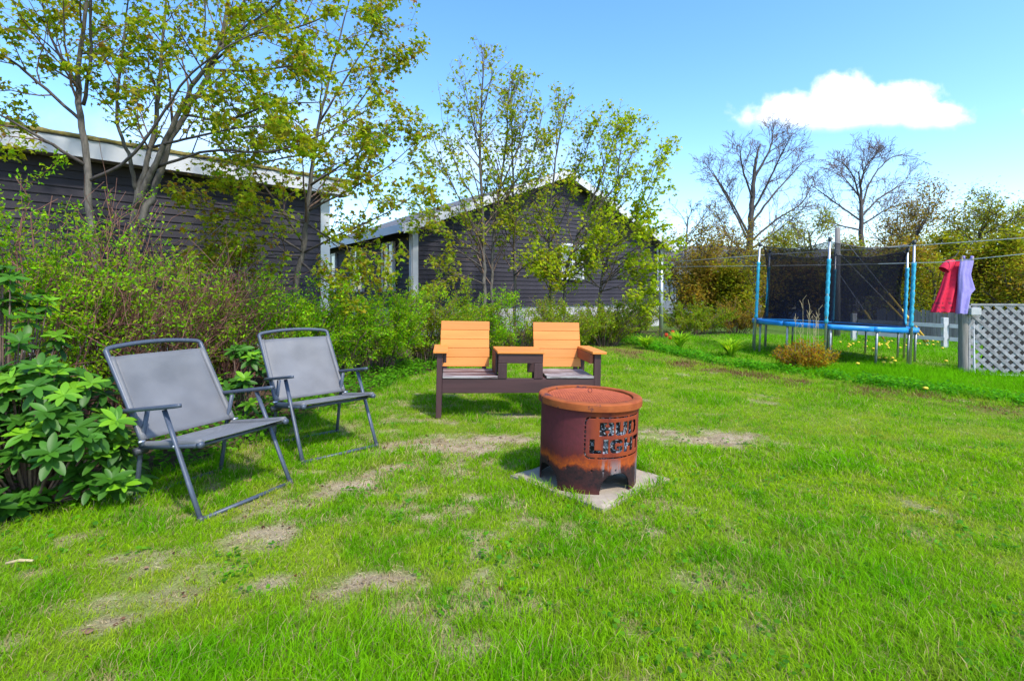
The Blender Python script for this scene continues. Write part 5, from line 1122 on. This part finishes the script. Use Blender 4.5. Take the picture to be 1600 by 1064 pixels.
def tulips():
    rng = np.random.default_rng(4)
    for i, (px, py, lab) in enumerate(((1041, 527, 'red tulip nearest the foot of the clothesline pole'), (1051, 523, 'red tulip tallest of the three by the strap-leaved clump'), (1047, 531, 'red tulip lowest of the three by the strap-leaved clump'))):
        Y = 12.4; h = at(px, py, Y); z = gz(h.x, h.y); root = empty('tulip', (h.x, h.y, z), 0, lab, 'flower'); H = h.z - z; q = Geo(); q.tube([(0, 0, 0), (.01, 0, H * .6), (0, 0, H)], .005, 5); q.build('stem', M['leafstem'], root)
        for k in range(6):
            a = k * math.pi / 3; q = Geo(); v = [(0, -.01, 0), (0, .01, 0), (.04, -.028, .05), (.04, .028, .05), (.032, -.02, .085), (.032, .02, .085), (.028, 0, .11)]; ca, sa = math.cos(a), math.sin(a); v = [(x * ca - y * sa, x * sa + y * ca, zz + H) for x, y, zz in v]; q.add(v, [[0, 1, 3, 2], [2, 3, 5, 4]]); q.F.append(np.array([[4, 5, 6]]) + q.n - 7); q.build('petal', M['tulip'], root, smooth=True)
M['leafstem'] = surf('green_stem', (.06, .15, .02), (.10, .22, .03), 20, .6)
tulips()

def dandelions():
    rng = np.random.default_rng(8); q = Geo(); q.lathe([(0, .034), (.022, .030), (.034, .016), (.026, .004), (0, 0)], 9); head = q.mesh('flower_head', M['dandelion'], True); q = Geo(); q.tube([(0, 0, 0), (.004, 0, .05), (0, 0, .105)], .004, 4); stem = q.mesh('stem', M['leafstem'])
    spots = [(rng.uniform(1310, 1480), rng.uniform(538, 556)) for _ in range(34)] + [(rng.uniform(1365, 1420), rng.uniform(566, 577)) for _ in range(6)] + [(1478, 573), (1446, 620), (1340, 578)]
    for px, py in spots:
        Y = (HC + .2) * FPX / (py - YH)
        for _ in range(4): x = (px - 800) * Y / FPX; Y = (HC - gz(x, Y)) * FPX / (py - YH)
        r = empty('dandelion', (x, Y, gz(x, Y)), rng.random() * 6, 'yellow dandelion in the grass around the trampoline', 'flower', 'dandelions near the trampoline'); link('flower_head', head, r, (0, 0, .10)); link('stem', stem, r)
dandelions()

# ------------------------------------------------------------------ grass and ground cover
def wedge(n, y0, y1, rng, pw):
    """points spread over the visible part of the yard, denser near the viewer"""
    u = rng.random(n); e = 2 - pw; y = (y0 ** e + u * (y1 ** e - y0 ** e)) ** (1 / e); x = (rng.random(n) * 2 - 1) * (y * 1.06 + 1.5); return x, y
def blades(geo, x, y, L, wd, lean, col, rng, seg):
    n = len(x); z = surf_z(x, y) - .004; a = rng.random(n) * 2 * np.pi; d = np.stack([np.cos(a), np.sin(a), 0 * a], -1); face = rng.random(n) * 2 * np.pi; s = np.stack([np.cos(face), np.sin(face) * .35, 0 * a], -1)
    p0 = np.stack([x, y, z], -1); up = np.array([0, 0, 1.0]); L = L[:, None]; lean = lean[:, None]; wd = wd[:, None]
    if seg == 2:
        p1 = p0 + up * L * .55 + d * L * lean * .35; p2 = p0 + up * L * (1 - .35 * lean) + d * L * lean * 1.1
        v = np.stack([p0 - s * wd, p0 + s * wd, p1 - s * wd * .8, p1 + s * wd * .8, p2], 1); b_ = (np.arange(n) * 5)[:, None]
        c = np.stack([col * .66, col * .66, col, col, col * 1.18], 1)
        o = geo.n; geo.add(v.reshape(-1, 3), b_ + np.array([0, 1, 3, 2])[None], c.reshape(-1, 3)); geo.F.append(b_ + np.array([2, 3, 4])[None] + o)
    else:
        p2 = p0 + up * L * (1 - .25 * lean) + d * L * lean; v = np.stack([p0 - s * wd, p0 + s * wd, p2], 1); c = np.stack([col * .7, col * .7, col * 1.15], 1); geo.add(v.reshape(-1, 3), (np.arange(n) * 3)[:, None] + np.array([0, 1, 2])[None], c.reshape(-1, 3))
def slab_clear(x, y):
    a = math.radians(44); dx = x - .515; dy = y - 3.39; u = dx * math.cos(a) + dy * math.sin(a); v = -dx * math.sin(a) + dy * math.cos(a); return np.maximum(np.abs(u), np.abs(v)) > .30 + .08 * fbm(x, y, 6, 3)
def near_slab(x, y):
    a = math.radians(44); dx = x - .515; dy = y - 3.39; u = dx * math.cos(a) + dy * math.sin(a); v = -dx * math.sin(a) + dy * math.cos(a); return np.clip(1 - np.abs(np.maximum(np.abs(u), np.abs(v)) - .36) / .10, 0, 1)
def lawn():
    rng = np.random.default_rng(77)
    for y0, y1, n, pw, seg in ((1.15, 4.2, 365000, 1.3, 2), (4.2, 9.5, 300000, 1.6, 1), (9.5, 24, 150000, 1.6, 1)):
        x, y = wedge(n, y0, y1, rng, pw)
        b_ = bare(x, y); bd = in_bed(x, y); pv = past_verge(x, y); th = thin(x, y); lush = fbm(x, y, 1.3, 14, 3); tuft = fbm(x, y, 5.5, 29, 2)
        k = (rng.random(n) > b_ * .88) & (bd < .02 + rng.random(n) * .10) & slab_clear(x, y) & (rng.random(n) > th * .35); k &= (rng.random(n) < .35 + tuft * 1.1)
        x, y, b_, pv, th, lush, tuft = (q[k] for q in (x, y, b_, pv, th, lush, tuft)); n = len(x)
        rough = np.clip(pv * 3 + .2, 0, 1) * (x > 2.2)
        L = (.020 + .050 * np.clip(lush * 1.9 - .5, 0, 1) ** 1.3 + .022 * tuft) * rng.uniform(.55, 1.35, n) * (1 - .45 * b_); L = L * (1 + rough * 1.1) * (1 + .9 * near_slab(x, y))
        wd = .0017 * np.maximum(1, y / 2.2) ** .85 * rng.uniform(.7, 1.35, n)
        A = np.array([.175, .42, .006]); B = np.array([.285, .46, .010]); C = np.array([.095, .33, .004]); S = np.array([.48, .38, .17]); RB = np.array([.20, .095, .05])
        w = np.clip(lush * 2.2 - .6, 0, 1)[:, None]; col = B * (1 - w) + A * w; w2 = np.clip(tuft * 3 - 1.3, 0, 1)[:, None]; col = col * (1 - .75 * w2) + C * .75 * w2; w3 = np.clip(fbm(x, y, 2.1, 88) * 4 - 2.3, 0, 1)[:, None] * (1 - w2); col = col * (1 - .55 * w3) + np.array([.40, .37, .05]) * .55 * w3
        hue = fbm(x, y, .8, 51)[:, None]; col = col * (1 + (hue - .5) * np.array([.6, .2, .3]))
        dead = rng.random(n) < (.07 + .55 * b_ + .08 * (1 - lush)); col[dead] = S * rng.uniform(.6, 1.15, (dead.sum(), 1)); rd = rng.random(n) < th * .75; col[rd] = RB * rng.uniform(.6, 1.3, (rd.sum(), 1))
        rg = rough[:, None]; col = col * (1 - rg) + (np.array([.135, .39, .005]) * (.7 + .6 * hue)) * rg
        col = np.clip(col * (1 + rng.normal(size=(n, 1)) * .17), .004, .8)
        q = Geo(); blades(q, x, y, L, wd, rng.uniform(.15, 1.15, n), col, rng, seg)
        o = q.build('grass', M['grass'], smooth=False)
        tag(o, {1.15: 'patchy lawn grass in the foreground around the fire pit', 4.2: 'lawn grass around and behind the bench', 9.5: 'bright grass under and behind the trampoline'}[y0], 'grass', kind='stuff')
lawn()
ROUND_V = [(0, 0, 0), (.25, .30, .05), (.65, .36, .05), (1, 0, -.05), (.65, -.36, .05), (.25, -.30, .05)]; ROUND_F = [(0, 5, 4, 3, 2, 1)]
def cover():
    rng = np.random.default_rng(15)
    # low leafy plants along the foot of the hedge and along the rough edge
    def scatter(name, pts, size, hgt, cols, label, per=4, tm=(ROUND_V, ROUND_F)):
        x, y = pts; n = len(x); z = surf_z(x, y); X = np.repeat(x, per) + rng.normal(size=n * per) * size * .9; Y = np.repeat(y, per) + rng.normal(size=n * per) * size * .9; Z = surf_z(X, Y) + rng.random(n * per) ** 1.2 * hgt; m = n * per
        D = rng.normal(size=(m, 3)) * np.array([1, 1, .25]); q = Geo(); leaf_field(q, np.stack([X, Y, Z], -1), D, rng.normal(size=(m, 3)) * .35 + np.array([0, -.15, 1]), size * rng.uniform(.55, 1.3, m), palette(m, cols, rng, None, .2), *tm); o = q.build(name, M['leaf']); tag(o, label, 'plants', kind='stuff')
    x = rng.uniform(-3.2, 4.5, 44000); y = rng.uniform(2.2, 14, 44000); bd = in_bed(x, y); k = (bd > -.05) & (bd < .75 + .3 * fbm(x, y, 2, 6)) & (rng.random(44000) < np.where(x < -1.9, .40, .8)) & (np.abs(x) < y * 1.1 + .3); scatter('ground_cover', (x[k], y[k]), .042, .13, [(.09, .28, .008), (.13, .35, .010), (.06, .19, .008)], 'leafy green ground cover along the foot of the hedge')
    x = rng.uniform(2.3, 10, 60000); y = rng.uniform(3.5, 14, 60000); s = past_verge(x, y); k = (s > -.06) & (s < .20 + .5 * fbm(x, y, 1.4, 12)) & (fbm(x, y, 4, 71) > .40) & (np.abs(x) < y * 1.1 + .4); x, y = x[k][:9000], y[k][:9000]; scatter('ground_cover', (x, y), .040, .13, [(.10, .38, .006), (.13, .40, .008), (.06, .25, .006)], 'leafy green weeds along the rough edge below the lattice')
    # broad-leaved weeds in the lawn
    x, y = wedge(2600, 1.3, 7, rng, 1.2); w = fbm(x, y, 1.7, 66); k = (w > .5) & (in_bed(x, y) < 0) & slab_clear(x, y); scatter('lawn_weeds', (x[k], y[k]), .024, .035, [(.10, .30, .01), (.14, .34, .02), (.08, .25, .015)], 'small broad-leaved weeds dotted through the lawn', 6)
    # dead leaves and straw
    x, y = wedge(5200, 1.3, 8.5, rng, 1.2); b_ = bare(x, y) + thin(x, y) * .9 + (in_bed(x, y) > .0) * .8; k = (rng.random(5200) < .06 + .5 * b_) & slab_clear(x, y); scatter('leaf_litter', (x[k], y[k]), .018, .012, [(.14, .06, .035), (.20, .11, .06), (.09, .045, .03), (.30, .22, .13)], 'scattered brown dead leaves and bits of straw', 2)
cover()
def thatch():
    # short dry stalks lying over the bare ground
    rng = np.random.default_rng(19); n = 170000; x, y = wedge(n, 1.25, 7.0, rng, 1.3); b_ = bare(x, y); k = (rng.random(n) < np.clip(b_ * 1.2 + .06, 0, 1)) & slab_clear(x, y) & (in_bed(x, y) < .1); x, y = x[k], y[k]; n = len(x)
    z = surf_z(x, y) + rng.random(n) * .012; a = rng.random(n) * 2 * np.pi; L = rng.uniform(.012, .04, n); w = .0009 * np.maximum(1, y / 2) * rng.uniform(.7, 1.5, n); d = np.stack([np.cos(a), np.sin(a), rng.normal(size=n) * .18], -1); s_ = np.stack([-np.sin(a), np.cos(a), rng.normal(size=n) * .3], -1); p = np.stack([x, y, z], -1)
    v = np.stack([p - s_ * w[:, None], p + s_ * w[:, None], p + d * L[:, None]], 1); c = palette(n, [(.50, .40, .22), (.36, .27, .14), (.60, .50, .32), (.20, .12, .07), (.13, .07, .045)], rng, [.32, .25, .18, .15, .10], .2)
    q = Geo(); q.add(v.reshape(-1, 3), np.arange(n * 3).reshape(-1, 3), np.repeat(c, 3, 0)); tag(q.build('thatch', M['grass']), 'dry straw-coloured stalks lying over the bare patches', 'straw', kind='stuff')
thatch()
def oddments():
    p = at(28, 894, 2.2); z = gz(p.x, p.y) + .025; q = Geo(); q.tube([(-.045, 0, 0), (0, .01, .004), (.055, .0, .002)], [.006, .007, .005], 6); o = q.build('stick', M['straw'], loc=(p.x, p.y, z), rot=(0, 0, .2), smooth=True); tag(o, 'short tan stick lying in the grass at the lower left', 'stick')
    def dead(px, py, s, rz, label, m='litter', lift=.016):
        Y = HC * FPX / (py - YH); x = (px - 800) * Y / FPX; q = Geo(); q.add(np.array(RV) * np.array([1, 1.6, -1.2]) * s, RF); o = q.build('dead_leaf', M[m], loc=(x, Y, gz(x, Y) + lift), rot=(.3, .25, rz), smooth=True); md = o.modifiers.new('thick', 'SOLIDIFY'); md.thickness = .001; tag(o, label, 'leaf', 'single dead leaves on the lawn')
    dead(1312, 838, .05, .3, 'dark curled dead leaf alone in the right half of the lawn'); dead(1350, 808, .045, 1.5, 'upright brown dead leaf just behind the dark curled one'); dead(380, 758, .06, .6, 'reddish dead leaf inside the legs of the nearest folding chair'); dead(128, 998, .04, .1, 'blackish dead leaf at the lower left bare patch')
oddments()
